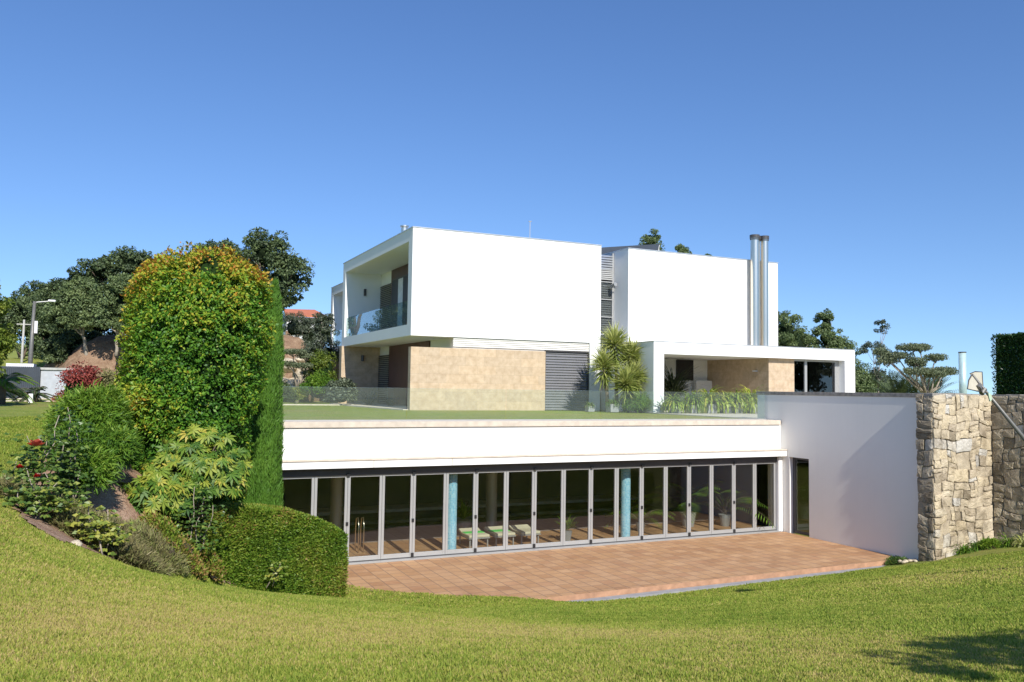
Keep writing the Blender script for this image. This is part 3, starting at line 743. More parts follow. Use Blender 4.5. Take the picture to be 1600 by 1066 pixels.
P('shutter', slats(13.90, 0, 46.35, 48.38, 0, 2.88, 'x'), 'aludark')
# glazed stair between the boxes
mb = MB(); zc = 0.2
while zc < 7.0: mb.box(21.76, 23.36, 37.38, 37.46, zc, zc + .05); zc += .92
mb.box(23.26, 23.36, 37.36, 37.5, 0, 8.2)
st = P('stair_window', mb, 'alu')
P('pane', MB().box(21.76, 23.26, 37.42, 37.44, 0, 6.7), 'poolglass', st)
P('blind', slats(21.76, 23.26, 37.46, 0, .05, 6.7, 'y', .12, .02, .02), 'shutter', st)
P('stair_back', MB().box(21.76, 23.36, 37.6, 37.7, 0, 8.1), 'black')
P('louvre', slats(21.76, 23.26, 37.34, 0, 6.75, 7.3, 'y', .10, .02, .03), 'alu')
P('blind_box', slats(21.76, 23.26, 37.34, 0, 7.3, 8.1, 'y', .13, .03, .02), 'steeldull')
# right upper box
mb = MB(); mb.box(23.37, 33.28, 36.0, 46.0, 3.28, 8.27); mb.box(23.37, 29.25, 37.1, 46, -.05, 3.28)
P('upper_wall', mb, 'white')
P('roof_flashing', MB().box(23.34, 33.31, 35.97, 46.03, 8.27, 8.31), 'flash')
cm = P('security_camera', MB().tube([(23.33, 37.1, 6.35), (23.12, 37.02, 6.35)], .03, 8).tube([(23.14, 37.25, 6.42), (23.14, 36.85, 6.5)], .10, 12), 'steeldull')
# portico
mb = MB(); mb.box(22.18, 34.80, 32.0, 37.1, 2.72, 3.28); mb.box(22.18, 22.75, 32.0, 37.4, -.05, 2.72); mb.box(34.08, 34.80, 32.0, 42.0, -.05, 2.72); mb.box(33.28, 34.8, 37.1, 42.0, 2.72, 3.28); mb.box(22.18, 23.37, 37.4, 37.5, -.05, 3.28)
P('portico_frame', mb, 'white')
P('roof_flashing', MB().box(22.16, 34.82, 31.98, 35.99, 3.28, 3.31), 'flash')
P('stone_wall', MB().box(29.25, 30.92, 32.3, 37.1, -.05, 2.72), 'trav')
P('dark_opening', MB().box(27.15, 28.25, 37.02, 37.1, 1.6, 2.7), 'black')  # black sheet paints the darkness of an opening; no leaf here
P('low_wall', MB().box(28.2, 29.25, 36.7, 36.95, -.05, 1.6), 'soffit')
P('wall_light', MB().box(29.13, 29.249, 33.1, 33.35, 2.05, 2.12), 'curtain')
wn = P('window', MB().box(31.70, 31.86, 32.38, 32.48, 0, 2.7).box(30.92, 31.0, 32.38, 32.48, 0, 2.7).box(33.80, 34.08, 32.40, 32.48, 0, 2.7).box(31.0, 34.0, 32.39, 32.47, 2.62, 2.71), 'alu')
P('pane', MB().box(31.0, 33.8, 32.43, 32.44, 0, 2.64), 'darkglass', wn)
P('unlit_sheet', MB().box(30.92, 34.08, 34.5, 34.6, -.05, 2.72), 'black')  # black sheet standing in for the unlit interior behind the window
P('portico_soffit', MB().box(30.92, 34.08, 32.5, 34.5, 2.68, 2.72), 'soffit')
# chimneys, vent, antenna, skylight
for i, (cx, cy, r) in enumerate(((31.28, 35.6, .225), (31.97, 35.6, .205), (31.62, 35.75, .13))):
    c = P('chimney_pipe', MB().tube([(cx, cy, 3.3), (cx, cy, 9.55)], r, 32, cap=False), 'steel', smooth=True)
    P('cap', MB().tube([(cx, cy, 9.35), (cx, cy, 9.40)], r + .03, 24).tube([(cx, cy, 9.44), (cx, cy, 9.62)], r + .045, 24).tube([(cx, cy, 9.3), (cx, cy, 9.6)], r * .9, 16), 'aludark', c)
P('roof_vent', MB().tube([(12.68, 40, 8.3), (12.68, 40, 8.98), (12.68, 40, 8.99), (12.68, 40, 9.02), (12.68, 40, 9.03), (12.68, 40, 9.1)], [.17, .17, .12, .12, .22, .22], 24), 'steel', smooth=False)
P('antenna', MB().tube([(19.7, 40, 8.3), (19.7, 40, 10.0)], .018, 6).tube([(19.62, 40, 10.0), (19.78, 40, 10.02)], .03, 6), 'alu')
P('skylight_roof', MB().solid([(22.3, 42, 8.95), (29.5, 42, 9.95), (29.3, 42.0, 9.45), (22.3, 42, 8.3)], (0, 4, .3)), 'roofdark')
P('skylight_post', MB().tube([(29.2, 42.1, 8.3), (29.55, 42.1, 9.9)], .03, 6).tube([(29.9, 42.1, 8.3), (29.5, 42.1, 9.7)], .025, 6), 'alu')

# ------------------------------------------------------------------ shaped shrubs
def profile_shrub(name, label, cat, base, table, ry, n, size, mat, core, seed, clump=.14, aspect=.55, tone_fn=None, noise_f=2.6, yc=None, depth=.30, holes=0, dirup=.0, group=None):
    """table rows: z, xc, rx.  Leaves over a lumpy surface of that profile, upper and all round"""
    rng = np.random.default_rng(seed); t = thing(name, label, cat, base, group)
    tb = np.array(table); yc = base[1] if yc is None else yc
    zz = rng.uniform(tb[0, 0], tb[-1, 0], n * 3); rx = np.interp(zz, tb[:, 0], tb[:, 2]); keep = rng.uniform(0, tb[:, 2].max(), n * 3) < rx + .25
    zz = zz[keep][:n]; rx = np.interp(zz, tb[:, 0], tb[:, 2]); xc = np.interp(zz, tb[:, 0], tb[:, 1]); a = rng.uniform(0, 2 * math.pi, len(zz))
    ryy = rx * ry
    Nn = np.stack([np.cos(a), np.sin(a), np.zeros(len(a))], 1)
    dz = np.gradient(tb[:, 2], tb[:, 0]); Nn[:, 2] = -np.interp(zz, tb[:, 0], dz) * .8; Nn = norm(Nn)
    S = np.stack([xc + rx * np.cos(a), yc + ryy * np.sin(a), zz], 1)
    if holes:
        ok = (sn(S, seed + 40, noise_f * 1.5, 2) > -holes) | (rng.uniform(size=len(a)) < .12)
        S, zz, rx, ryy, xc, a, Nn = S[ok], zz[ok], rx[ok], ryy[ok], xc[ok], a[ok], Nn[ok]
    lump = sn(S, seed, noise_f, 3); fine = sn(S, seed + 9, noise_f * 2.7, 2)
    dep = rng.uniform(0, 1, len(a)) ** 1.7 * depth
    Pn = S + Nn * (clump * lump + clump * .55 * fine - dep)[:, None]
    D = norm(rng.normal(size=Pn.shape) * .8 + Nn * .6 + np.array([0, 0, dirup])); Nl = norm(Nn + rng.normal(scale=.55, size=Pn.shape) + np.array([0, 0, .35]))
    T = .38 + .17 * lump + .12 * fine + rng.normal(0, .11, len(a))
    if tone_fn is not None: T = tone_fn(Pn, T, rng)
    s = size * rng.uniform(.65, 1.3, len(a))
    leaves('foliage', Pn, D, Nl, s, s * aspect, T, L[mat], t, fold=.1, bend=.12)
    # dark inner mass: shade between the leaves put into its colour
    V = []; F = []; m = 28; zs = np.linspace(tb[0, 0], tb[-1, 0] - .15, 18)
    for z in zs:
        r = max(.02, np.interp(z, tb[:, 0], tb[:, 2]) - depth * .75 - .06); x = np.interp(z, tb[:, 0], tb[:, 1])
        for k in range(m):
            q = 2 * math.pi * k / m; V.append((x + r * math.cos(q), yc + max(.02, r * ry) * math.sin(q), z))
    V = np.array(V); V[:, :2] += (V[:, :2] - np.array([tb[:, 1].mean(), yc])) * (.06 * sn(V, seed, noise_f)[:, None])
    mb = MB(); mb.v = V.tolist()
    for i in range(len(zs) - 1):
        for k in range(m): mb.f.append((i*m+k, i*m+(k+1) % m, (i+1)*m+(k+1) % m, (i+1)*m+k))
    mb.f.append(tuple((len(zs)-1)*m + k for k in range(m)))
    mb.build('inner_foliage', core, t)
    return t

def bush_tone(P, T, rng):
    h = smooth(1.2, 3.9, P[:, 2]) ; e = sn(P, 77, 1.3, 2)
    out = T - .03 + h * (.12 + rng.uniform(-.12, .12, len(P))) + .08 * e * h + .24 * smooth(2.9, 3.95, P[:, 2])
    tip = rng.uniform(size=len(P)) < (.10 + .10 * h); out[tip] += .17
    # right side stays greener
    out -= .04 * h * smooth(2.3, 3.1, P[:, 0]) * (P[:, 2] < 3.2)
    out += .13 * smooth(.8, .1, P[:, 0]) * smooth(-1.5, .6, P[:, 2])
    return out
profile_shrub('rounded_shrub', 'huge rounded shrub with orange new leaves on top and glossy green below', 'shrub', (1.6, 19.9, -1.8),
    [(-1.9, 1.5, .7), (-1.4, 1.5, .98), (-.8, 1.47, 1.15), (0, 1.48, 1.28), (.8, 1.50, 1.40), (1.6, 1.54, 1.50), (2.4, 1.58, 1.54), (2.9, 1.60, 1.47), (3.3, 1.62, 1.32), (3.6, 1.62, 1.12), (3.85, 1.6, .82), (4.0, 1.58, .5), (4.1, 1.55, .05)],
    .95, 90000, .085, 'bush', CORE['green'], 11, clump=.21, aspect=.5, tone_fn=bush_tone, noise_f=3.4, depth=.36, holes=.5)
# a few shoots sticking out of the top
def cyp_tone(P, T, rng): return T + .12
profile_shrub('cypress', 'tall narrow bright green clipped cypress column beside the rounded shrub', 'tree', (3.3, 22.3, -3.1),
    [(-3.3, 3.38, .50), (-2, 3.39, .52), (0, 3.42, .44), (1.5, 3.46, .36), (2.6, 3.52, .25), (3.2, 3.56, .15), (3.65, 3.6, .02)],
    1.0, 52000, .16, 'cypress', CORE['cyp'], 12, clump=.035, aspect=.10, noise_f=3, depth=.10, dirup=3.2, tone_fn=cyp_tone)

# clipped box hedge at the edge of the patio
def box_hedge(name, label, ax, bx, wd, zb, ztop, n, size, mat, core, seed, round_end=.35, cat='hedge', tone_fn=None, lump_a=.03):
    """hedge running from point ax to bx (2-D), width wd, tops za..zb interpolated"""
    rng = np.random.default_rng(seed); a = np.array(ax, float); b = np.array(bx, float); d = b - a; Lh = np.linalg.norm(d); d /= Lh; s = np.array([-d[1], d[0]])
    t = thing(name, label, cat, (*((a + b) / 2), min(zb)))
    u = rng.uniform(0, Lh, n); face = rng.integers(0, 10, n); u[face == 8] = Lh; u[face >= 9] = 0
    zt_ = np.interp(u / Lh, np.linspace(0, 1, len(ztop)), ztop); zb_ = np.interp(u / Lh, np.linspace(0, 1, len(zb)), zb)
    v = rng.uniform(-wd / 2, wd / 2, n); z = zb_ + (zt_ - zb_) * rng.uniform(0, 1, n); N = np.zeros((n, 3))
    f1 = face < 4; v[f1] = -wd / 2; N[f1] = [-s[0], -s[1], 0]
    f2 = (face >= 4) & (face < 5); v[f2] = wd / 2; N[f2] = [s[0], s[1], 0]
    f3 = (face >= 5) & (face < 8); z[f3] = zt_[f3]; N[f3] = [0, 0, 1]
    f4 = (face >= 8) & (face < 9); u[f4] = Lh; N[f4] = [d[0], d[1], 0]
    f5 = face >= 9; u[f5] = 0; N[f5] = [-d[0], -d[1], 0]
    # soften the top edges
    e = np.clip((np.abs(v) - (wd / 2 - .12)) / .12, 0, 1); z = z - np.where(z > zt_ - .12, e * .02, 0)
    Pn = np.stack([a[0] + d[0] * u + s[0] * v, a[1] + d[1] * u + s[1] * v, z], 1)
    lump = sn(Pn, seed, 3.0); dep = rng.uniform(0, 1, n) ** 1.5 * .10
    Pn += N * (lump * lump_a - dep)[:, None]
    D = norm(N * .7 + rng.normal(scale=.6, size=N.shape) + [0, 0, .5]); Nl = norm(N + rng.normal(scale=.6, size=N.shape))
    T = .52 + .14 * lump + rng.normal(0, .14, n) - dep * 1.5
    if tone_fn is not None: T = tone_fn(Pn, T, rng)
    ss = size * rng.uniform(.6, 1.3, n)
    leaves('foliage', Pn, D, Nl, ss, ss * .4, T, L[mat], t, fold=.1)
    i = .09; q = [a + d * i + s * (wd / 2 - i), a + d * i - s * (wd / 2 - i), b - d * i - s * (wd / 2 - i), b - d * i + s * (wd / 2 - i)]
    mb = MB(); mb.v = [(p[0], p[1], zz) for p, zz in zip(q, (zb[0], zb[0], zb[-1], zb[-1]))] + [(p[0], p[1], zz - i) for p, zz in zip(q, (ztop[0], ztop[0], ztop[-1], ztop[-1]))]
    mb.f = [(0, 1, 2, 3), (4, 7, 6, 5), (0, 4, 5, 1), (1, 5, 6, 2), (2, 6, 7, 3), (3, 7, 4, 0)]
    mb.build('inner_foliage', core, t)
    return t
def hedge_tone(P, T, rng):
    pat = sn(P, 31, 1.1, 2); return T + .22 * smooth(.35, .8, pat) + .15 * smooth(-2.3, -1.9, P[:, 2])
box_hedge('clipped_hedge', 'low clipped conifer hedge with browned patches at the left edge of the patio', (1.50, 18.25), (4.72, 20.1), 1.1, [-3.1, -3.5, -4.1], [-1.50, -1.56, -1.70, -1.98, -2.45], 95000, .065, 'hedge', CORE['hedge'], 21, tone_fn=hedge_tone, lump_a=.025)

# ------------------------------------------------------------------ planting in the bed
def feather(name, label, c, r, n, seed, tone=.5, mat='feather', ln=.28, group='feathery conifers on the bank'):
    """soft hanging sprays"""
    rng = np.random.default_rng(seed); c = np.array(c, float); r = np.array(r, float); t = thing(name, label, 'shrub', (c[0], c[1], c[2] - r[2] * .7), group)
    k = int(n / 26); d = sphere_pts(k, rng); d[:, 2] = np.where(d[:, 2] < -.35, -d[:, 2], d[:, 2])
    cc = c + d * r * rng.uniform(.72, 1.05, k)[:, None] * (1 + .38 * sn(d * 3, seed))[:, None]; idx = np.repeat(np.arange(k), 26); m = len(idx)
    dirc = norm(d * np.array([1, 1, .5]) + [0, 0, .25]); D = norm(dirc[idx] + rng.normal(scale=.6, size=(m, 3)))
    P = cc[idx] + rng.normal(scale=.07, size=(m, 3)) + D * rng.uniform(0, .12, m)[:, None]
    T = tone - .10 + rng.normal(0, .10, m) + rng.normal(0, .15, k)[idx] + .18 * d[idx, 2]
    leaves('foliage', P, D, norm(d[idx] + [0, 0, .8] + rng.normal(scale=.4, size=(m, 3))), ln * rng.uniform(.5, 1.2, m), .022, T, L[mat], t, fold=.03, bend=.35)
    core_ball('inner_foliage', c, r * .78, CORE['green'], t, seed, .12)
    return t
feather('feathery_conifer', 'upper mound of bright feathery green conifer left of the rounded shrub', (-.36, 18.0, .32), (.44, .5, .40), 15000, 31, .55, ln=.14)
feather('feathery_conifer', 'middle feathery green conifer mound below the upper one, against the rounded shrub', (-.10, 17.2, -.28), (.36, .45, .28), 12000, 32, .42, ln=.14)
feather('feathery_conifer', 'lowest drooping feathery conifer mound beside the bare soil', (-.46, 16.0, -.56), (.28, .36, .27), 9000, 33, .58, ln=.14)
feather('feathery_conifer', 'yellowish feathery conifer at the top left of the bed', (-.80, 18.6, .10), (.30, .45, .48), 8000, 34, .78, ln=.14)
feather('feathery_conifer', 'dark feathery conifer between the yellowish one and the lowest mound', (-.66, 17.2, -.30), (.28, .45, .36), 8000, 35, .34, ln=.14)
# fatsia: palmate leaves
def palmate(name, label, c, r, nros, seed, size, mat='fatsia', cat='shrub'):
    rng = np.random.default_rng(seed); c = np.array(c, float); r = np.array(r, float); t = thing(name, label, cat, (c[0], c[1], c[2] - r[2]))
    P = []; D = []; N = []; S = []; T = []; stems = MB()
    for k in range(nros):
        d = sphere_pts(1, rng)[0]; d[2] = abs(d[2]) * 1.0 - .35; d[1] = -abs(d[1]) if rng.random() < .7 else d[1]; d /= np.linalg.norm(d)
        o = c + d * r * rng.uniform(.65, 1.0)
        stems.tube([c - np.array([0, 0, r[2]]) + d * [.2, .2, 0], c + d * r * .4 + [0, 0, -.1], o], [.018, .014, .008], 5)
        for j in range(int(rng.integers(3, 7))):
            a = rng.uniform(0, 6.28); out = norm(np.array([[math.cos(a), math.sin(a), -.15]]) * .8 + d * .8)[0]
            lc = o + out * rng.uniform(.08, .22); ln = norm((out * .5 + [0, -.5, .6] + rng.normal(scale=.3, size=3))[None])[0]
            sd = norm(np.cross(out, ln)[None])[0]; f = norm(np.cross(ln, sd)[None])[0]
            tone = rng.normal(.36, .22) + .24 * d[2]; s = size * rng.uniform(.7, 1.2)
            for q, (an, l) in enumerate(((-118, .55), (-78, .8), (-38, .95), (0, 1.05), (38, .95), (78, .8), (118, .55))):
                an = R(an); dr = f * math.cos(an) + sd * math.sin(an)
                P.append(lc - ln * .0); D.append(dr - ln * .12); N.append(ln + rng.normal(scale=.08, size=3)); S.append(s * l); T.append(tone + rng.normal(0, .05))
    S = np.array(S)
    leaves('foliage', np.array(P), np.array(D), np.array(N), S, S * .27, np.array(T), L[mat], t, fold=.05, bend=.12)
    stems.build('stems', M['bark'], t, smooth=True)
    core_ball('inner_foliage', c - [0, -.15, .2], r * .72, CORE['green'], t, seed, .2)
    return t
palmate('palmate_shrub', 'large-leaved shrub with yellow-green hand-shaped leaves in front of the cypress', (1.5, 18.0, -.80), (.85, .6, .85), 150, 41, .20)
palmate('palmate_shrub', 'smaller spreading clump of yellow-green hand-shaped leaves beside the bare soil', (.75, 17.3, -1.15), (.48, .45, .42), 60, 42, .20)

# roses
def rose(name, label, base, stems, seed, flowers=(), spread=.4, group='rose bushes in the bed', nl=26, mat='rose', leaf=.085, tone=.5):
    rng = np.random.default_rng(seed); t = thing(name, label, 'rose bush', base, group); mb = MB(); P = []; D = []; N = []; T = []
    for (dx, dy, h) in stems:
        b = np.array(base) + rng.normal(scale=.05, size=3) * [1, 1, 0]; e = np.array(base) + [dx, dy, h]; pts = []
        for i in range(7):
            q = i / 6; pts.append(b + (e - b) * q + rng.normal(scale=.025, size=3) + np.array([dx, dy, 0]) * .15 * math.sin(q * 3.1))
        mb.tube(pts, [.014 * (1 - .6 * i / 6) for i in range(7)], 6)
        for k in range(nl):
            q = rng.uniform(.22, 1.0); i = min(5, int(q * 6)); p = pts[i] + (pts[i+1] - pts[i]) * (q * 6 - i); a = rng.uniform(0, 6.28)
            out = np.array([math.cos(a), math.sin(a), rng.uniform(-.2, .5)]); l = rng.uniform(.05, .28) * spread / .4
            c = p + out * l
            for j in (-1, 0, 1, -2, 2):
                ang = j * .75; o2 = np.array([out[0] * math.cos(ang) - out[1] * math.sin(ang), out[0] * math.sin(ang) + out[1] * math.cos(ang), out[2] - .2])
                P.append(c); D.append(o2); N.append(np.array([0, -.5, .7]) + rng.normal(scale=.8, size=3)); T.append(tone + rng.normal(0, .18))
    s = leaf * rng.uniform(.7, 1.2, len(P))
    mb.build('stems', M['palebark'], t, smooth=True)
    leaves('foliage', np.array(P), np.array(D), np.array(N), s, s * .62, np.array(T), L[mat], t, fold=.08, bend=.15)
    for (fx, fy, fz, fr, ft) in flowers:
        n = 46; d = sphere_pts(n, rng); d[:, 2] = np.abs(d[:, 2]); c = np.array(base) + [fx, fy, fz]
        Pf = c + d * fr * rng.uniform(.1, .45, n)[:, None]
        leaves('flower', Pf, norm(d + [0, 0, .9]), d, fr * .8, fr * .85, ft + rng.normal(0, .12, n), L['petal'], t, fold=-.15, bend=-.2)
    return t
b0 = (-1.25, 14.9, zp(-1.25, 14.9))
rose('rose_bush', 'tall rose bush with one open pink rose and two dark red roses', b0,
     [(-.15, -.1, .62), (.05, 0, 1.0), (.30, .05, .95), (.42, .1, 1.25), (.15, -.1, .7), (-.3, 0, .35), (.28, -.15, .55), (.5, 0, .8)], 51,
     [(.14, -.2, .82, .115, .9), (-.06, -.3, .50, .06, .15), (.18, -.3, .36, .06, .3)], spread=.42, nl=40)
b1 = (-.62, 15.4, zp(-.62, 15.4))
rose('rose_bush', 'slender rose cane with dark leaves standing before the feathery conifers', b1, [(-.08, 0, 1.75), (.02, .05, 1.5), (-.2, 0, 1.35), (.1, 0, .8)], 52, spread=.36, nl=60, tone=.35)
b2 = (-1.0, 13.7, zp(-1.0, 13.7))
rose('rose_bush', 'low leggy rose bush with a thick bare stem at the lower left bed edge', b2, [(.05, 0, .45), (.25, .1, .5), (-.25, .1, .42), (.45, 0, .3), (-.3, .3, .3), (.1, .3, .62), (-.1, .1, .7)], 53, spread=.45, nl=34, tone=.6)
b3 = (1.35, 17.0, zp(1.35, 17.0))
rose('rose_bush', 'rose bush with bare lower stems and blue-green leaves against the clipped hedge', b3, [(.05, 0, 1.45), (.25, .1, 1.2), (-.05, 0, 1.0), (.4, 0, 1.1), (-.25, 0, 1.1), (.1, -.1, .9)], 54, spread=.42, nl=30, tone=.4)
b4 = (-.2, 13.75, zp(-.2, 13.75))
rose('rose_bush', 'small yellow-leaved rose bush with a bare cane at the front of the bed', b4, [(-.12, 0, .75), (.12, .1, .6), (.28, 0, .4), (-.25, .1, .5), (.05, -.05, .35)], 55, spread=.38, nl=32, tone=.85)

def scruff(name, label, c, r, n, seed, tone=.45, mat='lav', ln=.12, group='dry lavender bushes on the bank', cat='shrub', wdt=.016):
    rng = np.random.default_rng(seed); z = zp(c[0], c[1]); t = thing(name, label, cat, (c[0], c[1], z), group)
    k = n // 9; a = rng.uniform(0, 6.28, k); rr_ = np.sqrt(rng.uniform(0, 1, k)); x = c[0] + r[0] * rr_ * np.cos(a); y = c[1] + r[0] * .85 * rr_ * np.sin(a)
    hz = r[1] * np.sqrt(np.clip(1 - rr_ ** 2 * .85, 0, 1)) * (1 + .3 * sn(np.stack([x, y, x * 0], 1), seed, 5)) * rng.uniform(.45, 1, k)
    base = np.stack([x, y, zf(x, y) + hz], 1); idx = np.repeat(np.arange(k), 9); m = len(idx)
    out = norm(np.stack([np.cos(a) * rr_, np.sin(a) * rr_, np.full(k, .8)], 1)); D = norm(out[idx] + rng.normal(scale=.55, size=(m, 3)))
    P = base[idx] + rng.normal(scale=.03, size=(m, 3))
    leaves('foliage', P, D, rng.normal(size=(m, 3)) + [0, 0, 1], ln * rng.uniform(.5, 1.3, m), wdt, tone + rng.normal(0, .2, m) + .25 * rr_[idx] - .1, L[mat], t)
    mb = MB()
    for j in range(14):
        q = rng.uniform(0, 6.28); e = rng.uniform(.4, .95); mb.tube([(c[0] + .05 * math.cos(q), c[1] + .05 * math.sin(q), z - .03), (c[0] + r[0] * e * .6 * math.cos(q), c[1] + r[0] * e * .5 * math.sin(q), z + r[1] * .4), (c[0] + r[0] * e * math.cos(q), c[1] + r[0] * .8 * e * math.sin(q), zp(c[0] + r[0] * e * math.cos(q), c[1] + r[0] * .8 * e * math.sin(q)) + r[1] * .75)], [.012, .008, .004], 5)
    mb.build('stems', M['palebark'], t)
    core_ball('inner_foliage', (c[0], c[1], z + r[1] * .15), (r[0] * .6, r[0] * .5, r[1] * .38), CORE['brown'], t, seed, .25)
    return t
scruff('lavender_bush', 'dry grey-green lavender bush just below the lowest conifer mound', (-.35, 15.1), (.5, .26), 5200, 61, .5)
scruff('lavender_bush', 'dry lavender bush in the shade beside the bare earth patch', (.10, 15.6), (.42, .22), 4200, 62, .35)
scruff('lavender_bush', 'brown straggly lavender bush left of the yellow-leaved bush', (.35, 14.85), (.5, .28), 5600, 63, .35)
scruff('lavender_bush', 'greyish lavender bush in the middle of the bank below the hand-shaped leaves', (.72, 16.0), (.5, .30), 5400, 64, .45)
scruff('lavender_bush', 'dry lavender bush at the lower front edge of the bed', (.25, 14.2), (.42, .28), 4600, 65, .3)
scruff('lavender_bush', 'straw-coloured lavender bush near the thick rose stem', (-.5, 14.1), (.42, .26), 4200, 66, .4)
scruff('lavender_bush', 'small dry lavender bush at the far left tip of the bed', (-1.35, 14.45), (.3, .22), 2600, 67, .5)
scruff('yellow_bush', 'yellow-green small-leaved bush left of the clipped hedge', (1.0, 16.5), (.55, .52), 6500, 68, .75, 'hedge', .07, None, 'shrub', .03)
scruff('yellow_bush', 'second yellow-green bush tucked between the hedge and the rose', (1.55, 17.3), (.4, .75), 5000, 69, .70, 'hedge', .07, None, 'shrub', .03)
# a few leaves of a weed growing out of the hedge
rose('weed', 'pale green weed growing out of the face of the clipped hedge', (3.1, 18.35, -3.2), [(.0, -.1, .35), (.15, -.1, .5)], 70, spread=.3, group='', nl=14, tone=.8)
bpy.data.objects['weed']['category'] = 'weed'
# pale stones at the foot of the stone pier and in the bed
rs = np.random.default_rng(3)
def rock(label, x, y, z, r, mat='stone', group=None, cat='stone'):
    import bmesh
    bm = bmesh.new(); bmesh.ops.create_icosphere(bm, subdivisions=3, radius=1); Pn = np.array([v.co[:] for v in bm.verts]); k = 1 + .28 * sn(Pn * 1.5, int(x * 100) % 991, 1.2)
    sc3 = rs.uniform(.75, 1.25, 3) * [1, 1, .6]
    for v, p, q in zip(bm.verts, Pn, k): v.co = Vector((p * q * r * sc3).tolist())
    me = bpy.data.meshes.new('stone'); bm.to_mesh(me); bm.free(); at = me.attributes.new('tone', 'FLOAT', 'FACE'); at.data.foreach_set('value', [.85] * len(me.polygons))
    me.materials.append(M[mat]); o = bpy.data.objects.new('stone', me); COL.objects.link(o); o.location = (x, y, z); return tag(o, label, cat, group)
for i in range(9):
    rock('small pale stone in the little heap at the corner of the stone pier', 21.2 + i * .12 + rs.normal(0, .03), 17.95 + rs.normal(0, .06) - i * .02, -3.96, rs.uniform(.05, .09), group='stones heaped at the pier corner')
rock('flat pale stone on the soil at the lawn edge below the rose bushes', -.45, 12.95, zp(-.45, 12.95) + .03, .09)
scruff('low_shrub', 'low dark creeping shrub at the foot of the white wall by the patio corner', (21.4, 18.25), (.35, .18), 2400, 71, .3, 'rose', .05, None, 'shrub', .025)

# strap leaved plants
def strap(name, label, x, y, z, n, seed, ln=.55, wd=.03, mat='strap', group=None, cat='plant', tone=.5, el=(.5, 1.5), pot=None, bend=.55):
    t = thing(name, label, cat, (x, y, z), group); rng = np.random.default_rng(seed); zb_ = z
    if pot:
        s = pot; MB().box(x - s, x + s, y - s, y + s, z, z + s * 1.7).build('pot', M['greypot'], t, bevel=.015); MB().box(x - s * .85, x + s * .85, y - s * .85, y + s * .85, z + s * 1.7, z + s * 1.72).build('potting_soil', M['soil'], t); zb_ = z + s * 1.7
    a = rng.uniform(0, 6.28, n); e = rng.uniform(el[0], el[1], n); l = ln * rng.uniform(.6, 1.2, n)
    h = np.stack([np.cos(a), np.sin(a), a * 0], 1); P0 = np.array([x, y, zb_]) + h * rng.uniform(0, .10, n)[:, None]
    tn = tone + rng.normal(0, .2, n); PP = []; DD = []; NN = []; LL = []; WW = []; TT = []; p = P0; K = 5
    for k in range(K):
        ek = e - bend * k * (1.6 - e * .6); d = h * np.cos(ek)[:, None] + np.array([0, 0, 1]) * np.sin(ek)[:, None]
        PP.append(p); DD.append(d); NN.append(np.array([0, 0, 1]) - h * .3); LL.append(l / K * 1.25); WW.append(np.full(n, wd * (1, 1, .9, .75, .5)[k])); TT.append(tn); p = p + d * (l / K)[:, None]
    leaves('foliage', np.concatenate(PP), np.concatenate(DD), np.concatenate(NN) + 1e-3, np.concatenate(LL), np.concatenate(WW), np.concatenate(TT), L[mat], t)
    return t
names = ['first potted strap-leaved plant from the white portico column', 'second potted strap-leaved plant from the portico column, dark and half in shade', 'large bright potted strap-leaved plant in front of the low white wall', 'potted strap-leaved plant with drooping yellow leaves in the middle of the row', 'potted strap-leaved plant standing in the widest grey pot', 'tall yellow potted strap-leaved plant below the wall light', 'last potted strap-leaved plant at the right end of the row, by the wall']
for i, (px, s, l) in enumerate(((22.75, .2, .95), (23.7, .22, 1.15), (24.7, .25, 1.35), (25.55, .22, 1.1), (26.3, .27, 1.2), (27.1, .25, 1.5), (27.95, .22, 1.2))):
    strap('potted_plant', names[i], px, 31.2 - .1 * (i % 2), .012, 190, 80 + i, l * .93, .085, group='potted plants in a row along the portico', cat='potted plant', tone=(.4, .25, .55, .5, .45, .6, .5)[i], pot=s)
for i, (px, py) in enumerate(((22.9, 17.05), (23.4, 17.0), (23.85, 16.9), (24.1, 16.5), (24.12, 16.05), (24.1, 15.5))):
    strap('strap_leaved_plant', ['strap-leaved plant nearest the corner of the stone pier', 'second strap-leaved plant along the foot of the pier', 'third strap-leaved plant, in the middle of the pier bed', 'strap-leaved plant in the inner corner of the stone wall', 'strap-leaved plant against the shaded stone wall', 'strap-leaved plant furthest right along the shaded stone wall'][i], px, py, zp(px, py), 110, 90 + i, .55, .035, mat='yucca' if i == 4 else 'feather', group='strap-leaved plants at the foot of the stone wall', tone=(.35, .2, .4, .45, .8, .5)[i])
scruff('low_shrub', 'low round green plant among the strap leaves by the stone pier', (23.6, 16.75), (.3, .3), 2200, 98, .6, 'feather', .07, None, 'shrub', .03)

